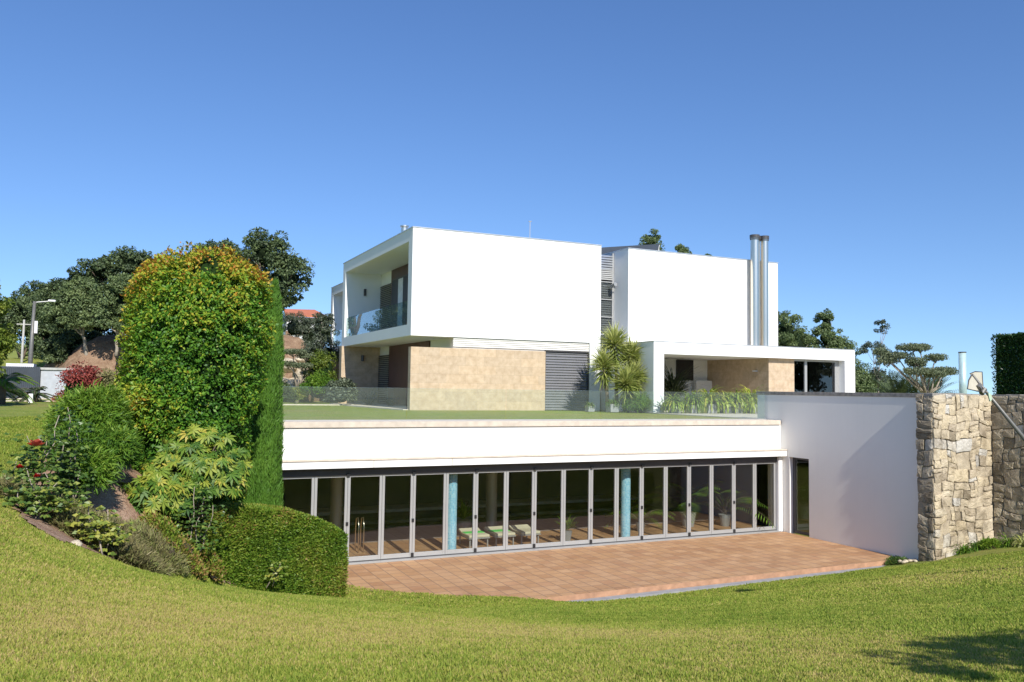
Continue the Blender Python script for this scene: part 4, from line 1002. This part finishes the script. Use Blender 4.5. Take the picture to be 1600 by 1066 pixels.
# yuccas between the two boxes
def yucca(label, base, heads, seed):
    t = thing('yucca', label, 'yucca', base, 'yuccas between the two white boxes'); rng = np.random.default_rng(seed); mb = MB()
    P = []; D = []; N = []; T = []; S = []
    for (hx, hy, hz, sz) in heads:
        mb.tube([base, ((base[0] + hx) / 2 + .05, (base[1] + hy) / 2, (base[2] + hz) / 2), (hx, hy, hz)], [.11, .08, .06], 8)
        n = 620; d = sphere_pts(n, rng); f = rng.uniform(size=n); d[:, 2] = np.where(d[:, 2] < 0, np.where(f < .45, d[:, 2] * .95, -d[:, 2]), d[:, 2]); d = norm(d)
        off = -d[:, 2:3] * 0 + np.array([0, 0, 1]) * (np.clip(d[:, 2:3], -1, 1) * .35)
        P.append(np.array([hx, hy, hz]) + off * sz); D.append(d - [0, 0, .10]); N.append(norm(np.array([[0, 0, 1.]]) + rng.normal(scale=.5, size=(n, 3)))); T.append(.55 + .25 * d[:, 2] + rng.normal(0, .18, n)); S.append(sz * rng.uniform(.75, 1.1, n) * np.where(d[:, 2] < -.1, .85, 1) * rng.choice([.7, 1, 1.1], n))
    S = np.concatenate(S)
    mb.build('trunk', M['bark'], t, smooth=True)
    leaves('foliage', np.concatenate(P), np.concatenate(D), np.concatenate(N), S, .055, np.concatenate(T), L['yucca'], t, bend=.15)
yucca('tallest yucca, leaning left between the white boxes', (21.2, 33.6, 0), [(21.02, 33.5, 2.95, .98)], 101)
yucca('yucca with a head against the white right box', (21.6, 33.5, 0), [(21.82, 33.4, 2.45, .88)], 102)
yucca('yucca in front of the edge of the left box', (20.6, 33.4, 0), [(20.38, 33.4, 1.95, .88)], 103)
yucca('lowest yucca with two heads, beside the portico column', (21.3, 32.9, 0), [(21.15, 32.7, 1.15, .88), (21.72, 32.9, 1.45, .82)], 104)
strap('potted_plant', 'small round potted plant in front of the white wall beside the shutter', 19.75, 33.6, 0, 90, 111, .35, .04, mat='rose', cat='potted plant', tone=.5, pot=.16)
strap('potted_plant', 'broad potted plant in front of the yuccas', 20.6, 33.0, 0, 120, 112, .5, .04, mat='feather', cat='potted plant', tone=.4, pot=.22)
feather('feathery_bush', 'soft green bush at the foot of the yuccas beside the portico', (21.7, 32.6, .3), (.55, .45, .35), 3000, 113, .5, group='')

shrub0 = strap('potted_plant', 'large dark potted plant in the shade at the back of the portico', 25.9, 35.6, .012, 320, 114, 2.0, .09, mat='oak', cat='potted plant', tone=.1, pot=.3, el=(.7, 1.5), bend=.3)
# ------------------------------------------------------------------ garden to the left of the villa
def shrub(label, c, r, seed, mat='pine', tone_shift=0, size=.09, n=60, name='shrub', cat='shrub', group=None, nleaf=110):
    t = thing(name, label, cat, (c[0], c[1], c[2] - r[2]), group)
    crown('foliage', [(c, r)], n, nleaf, size, L[mat], t, seed, .34, .5, tone_fn=lambda P, T: T + tone_shift)
    core_ball('inner_foliage', c, np.array(r) * .72, CORE['green'], t, seed, .2); return t
shrub('round green shrub beside the trunk of the tiered tree', (10.1, 47, .9), (.8, .8, .8), 121, 'feather', 0, .10)
shrub('bright green tall shrub left of the lower stone fin', (10.9, 50, 1.8), (.9, .8, 1.3), 122, 'lime', -.1, .11)
shrub('grey-leaved agave-like shrub at the corner of the villa', (11.0, 45.5, .65), (.75, .7, .65), 123, 'euca', 0, .16)
shrub('yellow flowering low shrub below the tiered tree', (9.0, 47.5, .45), (.7, .6, .4), 124, 'lime', .2, .08)
shrub('dark green shrub behind the cypress by the rock bank', (8.0, 47, .6), (.7, .6, .6), 125, 'oak', .1, .1)
strap('agave', 'dark spiky agave against the shaded stone wall under the left box', 12.6, 45.5, -.02, 60, 126, .95, .08, mat='euca', tone=.1, el=(.4, 1.4), bend=.12, cat='agave')
strap('agave', 'second dark agave near the maroon door under the left box', 13.2, 43.4, -.02, 40, 127, .7, .08, mat='euca', tone=.0, el=(.5, 1.4), bend=.12, cat='agave')
# tiered tree by the rock bank
def tiered(label, base, trays, seed, mat='cork', trunkr=.12, group=None, thick=.15):
    t = thing('tiered_tree', label, 'tree', base, group); rng = np.random.default_rng(seed); mb = MB(); b = Vector(base)
    P = []; N = []
    fork = b + Vector((rng.normal(0, .1), 0, (max(tr[2] for tr in trays) - b.z) * .28))
    limb(mb, b, fork, trunkr, trunkr * .8, rng)
    for (x, y, z, r) in trays:
        e = Vector((x, y, z - .05)); mid = fork.lerp(e, .5) + Vector((rng.normal(0, .15), rng.normal(0, .1), -.15))
        mb.tube([fork, mid, e], [trunkr * .6, trunkr * .4, trunkr * .2], 7)
        for k in range(6):
            a = rng.uniform(0, 6.28); mb.tube([e - Vector((0, 0, .25)), e + Vector((math.cos(a) * r * .6, math.sin(a) * r * .6, .02))], [trunkr * .18, trunkr * .08], 5)
        n = int(2600 * r * r) + 500; a = rng.uniform(0, 6.28, n); q = np.sqrt(rng.uniform(0, 1, n)) * r * (1 + .15 * np.sin(a * 5 + seed))
        P.append(np.stack([x + q * np.cos(a), y + q * np.sin(a), z + rng.uniform(-thick, thick, n) * (1.1 - q / r * .5)], 1))
    P = np.concatenate(P); n = len(P)
    mb.build('trunk', M['palebark'], t, smooth=True)
    leaves('foliage', P, rng.normal(size=(n, 3)), rng.normal(size=(n, 3)) + [0, 0, 1], .10 * rng.uniform(.6, 1.2, n), .05, rng.normal(.5, .25, n), L[mat], t)
tiered('dark tiered cloud-pruned tree before the brown rock bank', (9.5, 50, 0), [(9.2, 50, 3.0, .75), (10.0, 50, 2.75, .55), (9.7, 49.6, 2.2, .6), (9.0, 50.2, 2.3, .5), (10.1, 50, 1.8, .4)], 131)
tiered('cloud-pruned tree with flat grey-green trays above the white wall', (37.6, 30, 0), [(36.6, 30, 3.42, .78), (37.45, 30.2, 3.45, .5), (36.0, 30.4, 3.0, .7), (35.6, 30.6, 2.75, .5), (36.6, 29.8, 2.72, .5), (38.35, 30, 2.95, .55), (37.2, 30.2, 2.6, .45), (36.6, 29.6, 2.2, .75), (37.6, 29.5, 2.05, .5), (38.5, 29.7, 2.2, .7), (39.2, 30.2, 2.3, .55), (35.6, 31, 3.2, .4)], 132, trunkr=.11, thick=.19)
# rocky bank
def mound(name, c, r, mat, seed, n=44, am=.16):
    import bmesh
    bm = bmesh.new(); bmesh.ops.create_icosphere(bm, subdivisions=5, radius=1); Pn = np.array([v.co[:] for v in bm.verts]); k = 1 + am * sn(Pn * 1.3, seed, 1.6, 5)
    for v, p, q in zip(bm.verts, Pn, k): v.co = Vector((p * q * np.array(r) + np.array(c)).tolist())
    me = bpy.data.meshes.new(name); bm.to_mesh(me); bm.free(); me.materials.append(mat); o = bpy.data.objects.new(name, me); COL.objects.link(o); o['kind'] = 'structure'; return o
mound('earth_bank', (.2, 70, .2), (5.4, 5.2, 4.2), M['bank'], 3)
mound('rock_bank', (10.6, 60, .0), (3.6, 4, 3.9), M['bank'], 6, am=.22)
# brown and grey boulders in front of the bank
for i, (x, y, z, r) in enumerate(((9.0, 53, 1.2, .7), (10.0, 53, 1.0, .8), (8.6, 53.4, 2.2, .6), (9.6, 53.6, 2.3, .7), (10.8, 53.5, 1.6, .8), (8.1, 53, .7, .7), (10.5, 54, 2.7, .5))):
    rock('brown boulder stacked in the bank behind the tiered tree', x, y, z, r, group='boulders in the bank', cat='boulder')
# white house far behind
wh = thing('white_house', 'distant white house with an orange tiled roof behind the trees', 'house', (17.5, 88, 0))
MB().box(14.9, 18.6, 85, 94, 0, 7.9).build('wall', M['white'], wh)
MB().solid([(14.7, 84.6, 7.9), (18.9, 84.6, 7.9), (18.5, 89, 8.9), (15.3, 89, 8.8)], (0, 0, .2)).build('roof', M['redroof'], wh)
MB().box(14.85, 18.65, 84.9, 85, 6.1, 6.45).build('balcony_band', M['bank'], wh)
MB().box(16.5, 17.2, 84.93, 85, 6.7, 7.3).build('window', M['darkglass'], wh)
# grey garden building, dark gate
gb = thing('garden_building', 'low white garden building with a dark panelled side behind the left lawn', 'building', (-3.5, 61, 0))
MB().box(-4.45, -1.6, 60.0, 64, -.05, 1.78).build('wall', plain('grey_render', (.42, .44, .47), .85), gb)
MB().box(-4.5, -1.5, 59.9, 64.1, 1.78, 1.92).build('roof_slab', M['concrete'], gb)
mb = MB(); x = -7.2
while x < -4.5: mb.box(x, x + .095, 59.7, 59.76, 0, 1.95); x += .11
mb.box(-7.2, -4.5, 59.76, 64, -.05, 1.9); mb.build('dark_panelling', M['roofdark'], gb)
MB().box(-6.4, -4.9, 60.5, 62.5, 1.9, 2.15).build('roof_light', M['curtain'], gb)
MB().box(-4.3, -4.2, 59.8, 59.9, 0, .35).build('socket_post', M['concrete'], gb)
path = MB().box(-14, 3.5, 50.9, 51.2, -.1, .03).build('garden_path', M['coping'], kind='structure')
MB().box(3.5, 11.7, 45.2, 45.45, -.1, .03).box(-14, 3.5, 57.9, 58.1, -.1, .02).build('path_edge', M['coping'], kind='structure')
MB().prism([(11.6, 36.2), (14.0, 36.2), (14.0, 49), (11.2, 49), (11.0, 44)], -.1, .015).build('loggia_paving', M['coping'], kind='structure')
# street lamp and utility pole
lp = thing('street_lamp', 'grey concrete street lamp with a single arm above the dark garden building', 'street lamp', (-4.95, 63, 0))
MB().tube([(-5.35, 63, 0), (-5.22, 63, 6.3)], [.17, .09], 10).build('post', M['pole'], lp, smooth=True)
MB().tube([(-5.22, 63, 6.1), (-5.1, 63, 6.25), (-4.4, 63, 6.35)], [.04, .04, .035], 8).build('arm', M['alu'], lp)
MB().box(-4.45, -4.0, 62.9, 63.1, 6.33, 6.46).build('lamp_head', M['curtain'], lp, bevel=.04)
MB().box(-5.15, -4.97, 62.8, 62.95, 4.2, 5.0).build('meter_box', M['curtain'], lp)
up_ = thing('utility_pole', 'thin pale utility pole with a short crossbar left of the street lamp', 'utility pole', (-6.95, 76, 0))
MB().tube([(-7.0, 76, 0), (-6.95, 76, 5.9)], [.12, .07], 8).build('pole', M['concrete'], up_, smooth=True)
MB().box(-7.45, -6.4, 75.95, 76.05, 5.5, 5.58).build('crossbar', M['concrete'], up_)
bl = thing('bollard_light', 'small pale bollard on the far left lawn', 'bollard', (-3.95, 48, 0)); MB().box(-4.05, -3.85, 47.95, 48.05, -.05, .42).build('bollard_body', M['curtain'], bl, bevel=.02)
shrub('red plumed shrub in front of the white garden building', (-.95, 26.8, .55), (.6, .6, 1.0), 141, 'red', 0, .07, 60)
shrub('purple-brown small shrub between the red shrub and the rounded shrub', (-.15, 27, .65), (.6, .5, .7), 142, 'lav', 0, .07, 50)
shrub('olive green bush below the red shrub', (-.5, 24.4, .1), (.8, .5, .7), 143, 'hedge', .2, .06, 60)
shrub('grey-green broad leaved plant below the red shrub', (-.35, 23.4, .35), (.35, .3, .4), 144, 'euca', 0, .1, 26)

# palms at the far left
def palm(label, base, h, fr, n, seed, mat='feather', tone=.45):
    t = thing('palm', label, 'palm', base, 'palms at the left edge'); rng = np.random.default_rng(seed); x, y, z = base
    MB().tube([(x, y, z - .1), (x, y, z + h)], [.16, .13], 10).build('trunk', M['bark'], t, smooth=True)
    P = []; D = []; N = []; S = []; mb = MB()
    for k in range(n):
        a = k * 2.4; el = rng.uniform(-.1, 1.3); Lf = fr * rng.uniform(.8, 1.15); pts = []
        for q in np.linspace(0, 1, 16):
            hx = math.cos(el) * Lf * q + .2 * q * q * Lf; hz = math.sin(el) * Lf * q - .6 * Lf * q ** 2.4; pts.append(np.array([x + math.cos(a) * hx, y + math.sin(a) * hx, z + h + hz]))
        mb.tube(pts, .012, 4)
        for i in range(2, 16):
            td = pts[i] - pts[i-1]; td /= np.linalg.norm(td); sd = np.cross(td, [0, 0, 1])
            for sg in (-1, 1):
                for o_ in (0, .5):
                    P.append(pts[i] - (pts[i] - pts[i-1]) * o_); D.append(td * .7 + sd * sg - np.array([0, 0, .3])); N.append([0, 0, 1.]); S.append(fr * .24 * math.sin(math.pi * (i + 1) / 18))
    mb.build('stalks', M['bark'], t)
    leaves('fronds', np.array(P), np.array(D), np.array(N), np.array(S), .045, rng.normal(tone, .15, len(P)), L[mat], t, bend=.1)
palm('feathery palm at the left edge of the picture', (-4.75, 44, 0), .95, 1.25, 30, 151)
palm('low dark cycad-like palm beside the bollard', (-3.95, 50, 0), .35, 1.0, 24, 152, 'oak', .3)
palm('second low palm close to the left frame edge', (-5.1, 47, 0), .5, 1.1, 24, 153, 'oak', .5)

# ------------------------------------------------------------------ background trees
T_ = tree
T_('oak', 'large dark oak rising above the cypress, its crown to the left of the villa', (9.6, 63, 1.5), [((9.2, 63, 10.6), (1.7, 1.9, 1.8)), ((10.9, 63, 9.0), (2.1, 2.1, 1.7)), ((8.9, 63, 7.6), (2.0, 2, 1.6)), ((10.5, 63, 7.2), (1.6, 1.7, 1.0)), ((8.6, 63.5, 5.4), (1.1, 1.6, 1.6))], .20, 'oak', 'bark', 210, 110, .32, 201, 'oaks behind the garden')
T_('oak', 'dark oak crown showing above the rounded shrub', (6.6, 67, 2), [((6.6, 67, 10.9), (1.8, 1.8, 1.0)), ((7.8, 67, 9.6), (1.8, 1.8, 1.5)), ((5.4, 67.5, 9.0), (1.6, 1.7, 1.5))], .20, 'oak', 'bark', 120, 110, .3, 202, 'oaks behind the garden')
T_('oak', 'broad dark oak crown on the hill left of the rounded shrub', (0, 71, 3), [((.5, 71, 10.1), (2.2, 2.2, 1.2)), ((-1.6, 71, 9.4), (1.8, 2, 1.1)), ((2.3, 71, 9.0), (1.8, 2, 1.3)), ((-2.6, 71, 8.0), (1.5, 1.7, 1.2)), ((.9, 71.5, 8.2), (2, 2, 1.4))], .20, 'oak', 'bark', 200, 110, .3, 203, 'oaks behind the garden')
T_('bushy_tree', 'mid green bushy tree in front of the broad oak on the earth bank', (-.25, 64.5, 3.2), [((-.2, 64.5, 6.6), (1.6, 1.6, 1.7)), ((.6, 64.5, 5.4), (1.4, 1.4, 1.3)), ((-1.1, 64.5, 5.4), (1.3, 1.4, 1.3)), ((-.1, 64, 7.6), (1.1, 1.2, .9))], .17, 'pine', 'palebark', 150, 110, .10, 204, 'trees on the hill')
T_('bushy_tree', 'rounded tree with a pale crooked trunk left of the earth bank', (-2.1, 66, 3), [((-3.0, 66, 6.6), (1.5, 1.6, 1.3)), ((-3.6, 66, 5.3), (1.4, 1.5, 1.2)), ((-2.3, 66, 5.7), (1.2, 1.4, 1.2)), ((-2.6, 66, 7.6), (1.1, 1.2, .8))], .17, 'pine', 'palebark', 140, 110, .12, 205, 'trees on the hill')
T_('bushy_tree', 'dark tree behind the street lamp', (-4.2, 72, 1), [((-4.3, 72, 6.2), (1.8, 1.7, 1.9)), ((-3.7, 72, 4.0), (1.6, 1.6, 1.5)), ((-4.9, 72, 3.9), (1.3, 1.5, 1.7)), ((-3.9, 72, 8.0), (1.3, 1.4, .8))], .18, 'oak', 'bark', 150, 110, .2, 206, 'trees on the hill')
T_('bushy_tree', 'dark dense tree just behind the crown of the bushy tree on the bank', (-1.6, 76, 2), [((-1.8, 76, 6.0), (2.2, 1.6, 2.0)), ((.6, 76, 6.0), (2.4, 1.6, 2.2)), ((-1.0, 76, 3.6), (2.6, 1.6, 1.5)), ((-3.6, 76, 6.6), (2, 1.6, 1.8))], .2, 'oak', 'bark', 130, 110, .16, 2071, 'trees on the hill')
T_('bushy_tree', 'dark low tree in the shade of the hill above the white garden building', (-3.0, 69, 0), [((-3.1, 69, 3.4), (1.4, 1.4, 1.5)), ((-1.9, 69.5, 3.6), (1.1, 1.3, 1.2)), ((-4.3, 68, 2.9), (1.1, 1.3, 1.2))], .17, 'oak', 'bark', 100, 110, .16, 207, 'trees on the hill')
T_('bushy_tree', 'tree behind the utility pole', (-7.2, 80, 0), [((-7.0, 80, 6.6), (2.0, 2, 1.7)), ((-6.2, 80, 4.5), (1.9, 2, 2.0)), ((-8.6, 80, 5.6), (1.8, 2, 2.0))], .2, 'oak', 'bark', 130, 110, .2, 208, 'trees on the hill')
T_('bushy_tree', 'far crown filling the skyline between the two left tree groups', (-5.6, 90, 0), [((-5.2, 90, 9.2), (2.2, 2, 1.4)), ((-3.4, 90, 9.6), (1.8, 2, 1.5)), ((-7.4, 90, 8.8), (1.9, 2, 1.4)), ((-4.3, 90, 6.5), (3.2, 2, 2.4))], .22, 'oak', 'bark', 150, 110, .2, 209, 'trees on the hill')
T_('light_green_tree', 'light yellow-green tree cut by the left edge of the picture', (-5.4, 40, 0), [((-4.95, 40, 3.6), (.85, .9, 1.1)), ((-4.55, 40, 2.3), (.7, .8, .9)), ((-5.0, 40, 1.7), (.8, .8, .8)), ((-5.2, 40, 5.0), (.6, .7, .6))], .13, 'lime', 'bark', 130, 120, .12, 210)
T_('olive_tree', 'grey-green loose tree in front of the distant white house', (11.6, 55, 1), [((12.2, 55, 4.4), (.8, .9, 1.0)), ((11.3, 55, 3.2), (.7, .8, .6)), ((12.3, 55, 3.2), (1.0, 1, .9)), ((12.1, 55, 5.4), (.7, .7, .5))], .13, 'euca', 'palebark', 120, 100, .10, 211, aspect=.35, tone_fn=lambda P, T: T - .15)
T_('olive_tree', 'grey-green tree touching the left edge of the villa', (13.2, 70, 1), [((13.0, 70, 5.8), (1.3, 1.1, 1.3)), ((14.2, 70, 5.2), (1.3, 1, 1.5))], .14, 'euca', 'palebark', 90, 100, .10, 212, aspect=.35, tone_fn=lambda P, T: T - .1)
rt_ = [('wide crown of pale green tree right behind the right white box', (56.0, 60), [((56.3, 60, 6.9), (1.6, 1.6, 1.9)), ((57.6, 60, 5.4), (1.7, 1.6, 1.6)), ((55.6, 60, 4.6), (1.8, 1.8, 2.2))]),
       ('lower pale green tree between the two taller right trees', (59.2, 61), [((59.4, 61, 5.5), (1.4, 1.4, 1.2)), ((59.0, 61, 3.6), (1.8, 1.5, 1.8))]),
       ('tallest pointed pale green tree above the portico roof', (61.6, 60), [((61.5, 60, 7.6), (.95, 1, 1.4)), ((61.6, 60, 6.2), (1.5, 1.4, 1.3)), ((62.5, 60, 5.0), (1.9, 1.6, 1.5)), ((64.0, 60, 4.2), (1.4, 1.4, 1.4))])]
for i, (lb, (bx_, by_), bl_) in enumerate(rt_):
    T_('eucalyptus', lb, (bx_, by_, 0), bl_, .17, 'pine', 'palebark', 150, 110, .18, 220 + i, 'eucalyptus trees right of the villa', clump_r=.24)
for i, (lb, x, z, r) in enumerate((('tree tip showing beside the dark skylight roof', 41.3, 14.1, 1.1), ('small tree tip above the middle of the right white roof', 44.4, 13.2, 1.0), ('smallest tree tip above the roof left of the chimneys', 47.3, 12.9, .7))):
    T_('eucalyptus', lb, (x, 60, 0), [((x, 60, z - .4), (r * .8, r * .8, r)), ((x - .3, 60, z - 2.0), (r * 1.5, r, r * 1.6))], .16, 'pine', 'palebark', 80, 100, .15, 230 + i, 'tree tips above the roof')
shrub('feathery dark bush just right of the portico', (44.6, 41, 1.0), (1.7, 1.2, 1.9), 241, 'pine', 0, .14, 110)
shrub('dark bush behind the cloud-pruned tree', (46.5, 41, .8), (1.6, 1.2, 1.6), 242, 'pine', -.1, .14, 100)
T_('slim_eucalyptus', 'slim grey eucalyptus with a lone top tuft left of the cloud-pruned tree', (41.0, 36, 0), [((41.4, 36, 5.0), (.38, .4, .45)), ((40.6, 36, 3.7), (.7, .6, .35)), ((41.2, 36, 3.1), (.45, .5, .7)), ((41.1, 36, 2.0), (.45, .5, .6))], .11, 'euca', 'palebark', 90, 70, .05, 243, core=False, aspect=.35, tone_fn=lambda P, T: T - .15)
def cycad(label, base, r, n, seed, up=(.15, 1.2)):
    t = thing('cycad', label, 'cycad', base, 'spreading dark cycads above the white wall'); rng = np.random.default_rng(seed); x, y, z = base
    MB().tube([(x, y, z - .05), (x, y, z + .5)], [.2, .16], 10).build('trunk', M['bark'], t)
    P = []; D = []; N = []; S = []
    for k in range(n):
        a = rng.uniform(0, 6.28); el = rng.uniform(*up); q = np.linspace(.05, 1, 20)[:, None]; dr = np.array([math.cos(a) * math.cos(el), math.sin(a) * math.cos(el), math.sin(el)])
        pts = np.array([x, y, z + .5]) + dr * r * q - np.array([0, 0, 1]) * r * .18 * q ** 2; sd = np.cross(dr, [0, 0, 1]); sd /= np.linalg.norm(sd)
        for sg in (-1, 1):
            P.append(pts); D.append(np.tile(dr * .8 + sd * sg + [0, 0, .25], (20, 1))); N.append(np.tile(np.cross(sd, dr), (20, 1))); S.append(np.sin(np.pi * (q[:, 0] * .8 + .15)) * r * .17)
    S = np.concatenate(S); leaves('fronds', np.concatenate(P), np.concatenate(D), np.concatenate(N), S, .035, rng.normal(.38, .15, len(S)), L['oak'], t)
cycad('left spreading dark cycad behind the cloud-pruned tree', (38.0, 32, .0), 2.4, 60, 251)
cycad('right spreading dark cycad reaching towards the lamp', (40.6, 32.5, .0), 2.4, 70, 252)
# pale pipe behind the wall, dark hedge
pp = thing('vertical_pipe', 'pale green vertical pipe standing behind the stone wall', 'pipe', (32.6, 24.2, 0))
MB().tube([(32.6, 24.2, 0), (32.6, 24.2, 2.82)], .15, 24).build('tube', M['mint'], pp, smooth=True)
MB().tube([(32.6, 24.2, 2.82), (32.6, 24.2, 2.86)], .16, 24).build('rim', M['rim'], pp)
def dh_tone(P, T, rng): return T - .12 + (rng.uniform(size=len(P)) < .08) * .4
box_hedge('tall_hedge', 'tall dark clipped hedge behind the stone wall at the right edge', (29.95, 20.2), (34.5, 20.2), 1.6, [0, 0], [3.27, 3.45], 30000, .10, 'dark', CORE['green'], 261, tone_fn=dh_tone, lump_a=.06)

# leaning garden lamp at the right
ln = thing('leaning_lamp', 'leaning grey lamp pole with a cream winged shade in front of the stone wall', 'lamp', (17.4, 9.8, zp(17.4, 9.8)))
MB().tube([(17.4, 9.8, zp(17.4, 9.8) - .2), (16.0, 9.9, -.62), (13.72, 10, 1.37)], [.052, .048, .022], 14).build('pole', M['pole'], ln, smooth=True)
def arcpanel(pts, off): return MB().solid(pts, off)
MB().solid([(13.71, 10.0, 1.37), (13.60, 9.98, 1.27), (13.50, 9.93, 1.12), (13.72, 9.92, 1.09), (13.86, 9.95, 1.10), (13.93, 9.98, 1.13)], (0, .012, .004)).build('shade', M['creamshade'], ln)
MB().solid([(13.74, 10.05, 1.385), (13.88, 10.06, 1.42), (14.06, 10.06, 1.42), (14.05, 10.04, 1.16), (13.95, 10.02, 1.14)], (0, .012, .004)).build('shade', M['creamshade'], ln)
MB().tube([(13.71, 9.99, 1.38), (13.59, 9.97, 1.27), (13.48, 9.92, 1.115), (13.72, 9.91, 1.08), (13.90, 9.95, 1.08), (13.98, 9.98, 1.02)], .011, 6).tube([(13.73, 10.05, 1.39), (13.88, 10.06, 1.43), (14.07, 10.06, 1.43), (14.06, 10.04, 1.14)], .008, 6).build('shade_rim', M['rim'], ln)
MB().tube([(13.80, 9.96, 1.12), (13.90, 9.98, 1.20)], [.07, .03], 10).tube([(13.93, 9.98, 1.04), (14.02, 9.98, 1.12)], .045, 10).build('bulb_housing', M['pole'], ln)
cl = MB().solid([(14.0, 9.9, 1.06), (14.09, 9.9, 1.02), (14.10, 9.9, .93), (14.05, 9.9, .90), (14.02, 9.9, .98)], (0, .02, 0)).build('cloth', plain('pale_green_cloth', (.42, .52, .38), .9), ln)

# tree standing behind the camera's right shoulder (its shadow falls on the lawn)
T_('shade_tree', 'small tree standing on the lawn to the right, casting a shadow on the grass', (7.0, -.6, zp(7.0, -.6)), [((6.1, .40, 2.1), (.9, .42, .4)), ((7.4, .45, 2.2), (.9, .45, .4))], .09, 'oak', 'bark', 60, 70, .07, 271, core=False)

# trees beyond the garden behind the photographer: mirrored in the windows
first = T_('garden_tree', 'tree at the far side of the garden behind the photographer', (0, -34, -.4), [((0, -34, 5.0), (3.4, 2.6, 3.0)), ((1.5, -34, 2.4), (3.2, 2.4, 2.0))], .4, 'oak', 'bark', 90, 70, .3, 281, 'trees behind the photographer', clump_r=.34)
for i in range(18):
    c = first.copy(); COL.objects.link(c); c.location.x = -22 + i * 8.3 if i < 11 else 74 + (i - 11) * 7; c.location.y = -34 - 3 * math.sin(i * 2.1) if i < 11 else -30 + (i - 11) * 3; c.rotation_euler.z = i * 1.3
    for ch in list(first.children):
        k = ch.copy(); COL.objects.link(k); k.parent = c

# ------------------------------------------------------------------ grass blades on the lawn
def blades(n, d0, d1, seed, hmul=1.0):
    rng = np.random.default_rng(seed)
    ang = yaw + rng.uniform(R(-34), R(34), n); d = np.sqrt(rng.uniform(d0 ** 2, d1 ** 2, n))
    x = d * np.sin(ang); y = d * np.cos(ang)
    ok = ~inpoly(x, y, PATIO) & ~inpoly(x, y, BED) & ~((x > 3.9) & (y > 21.9)) & ~((x > 21.9) & (y > 17.3)) & (x < 24.3) & ~((x > 9.6) & (y > 17.84 + (x - 8.6) * .0164))
    x = x[ok]; y = y[ok]; d = d[ok]; z = zf(x, y); m = len(x)
    wx = .004 + .0009 * d; h = hmul * (.016 + .024 * rng.uniform(0, 1, m)) * (1 + .03 * d)
    big = sn(np.stack([x, y, z * 0], 1), 5, .35, 3); fine = sn(np.stack([x, y, z * 0], 1), 6, 2.2, 3)
    tiny = sn(np.stack([x, y, z * 0], 1), 8, 7.0, 3)
    T = .43 + .11 * fine + .12 * tiny + .17 * np.clip(big, -.4, 1) + rng.normal(0, .15, m)
    strip = np.exp(-((y - 7.5 - .25 * x) / 2.2) ** 2) * smooth(8, 4, x); T += .28 * strip
    dry = rng.uniform(size=m) < (.08 + .35 * np.clip(big, 0, 1) + .12 * np.clip(tiny, 0, 1) + .30 * strip); T[dry] += .35
    h *= 1 - .25 * np.clip(fine, 0, 1) + .35 * np.clip(-tiny, 0, 1)
    D = norm(np.stack([rng.normal(0, .5, m), rng.normal(0, .5, m), np.ones(m)], 1)); N = rng.normal(size=(m, 3)); N[:, 2] = .3
    return np.stack([x, y, z - .004], 1), D, N, h, wx * rng.uniform(.7, 1.3, m), T
B = [blades(520000, 4.0, 9.0, 301), blades(620000, 9, 16, 302), blades(420000, 16, 27, 303)]
P_, D_, N_, h_, w_, T_2 = [np.concatenate([b[i] for b in B]) for i in range(6)]
g = leaves('grass', P_, D_, N_, h_, w_, T_2, L['grass'], None, kind='stuff')
tag(g, 'short mown lawn grass with drier yellow patches around the patio', 'grass')
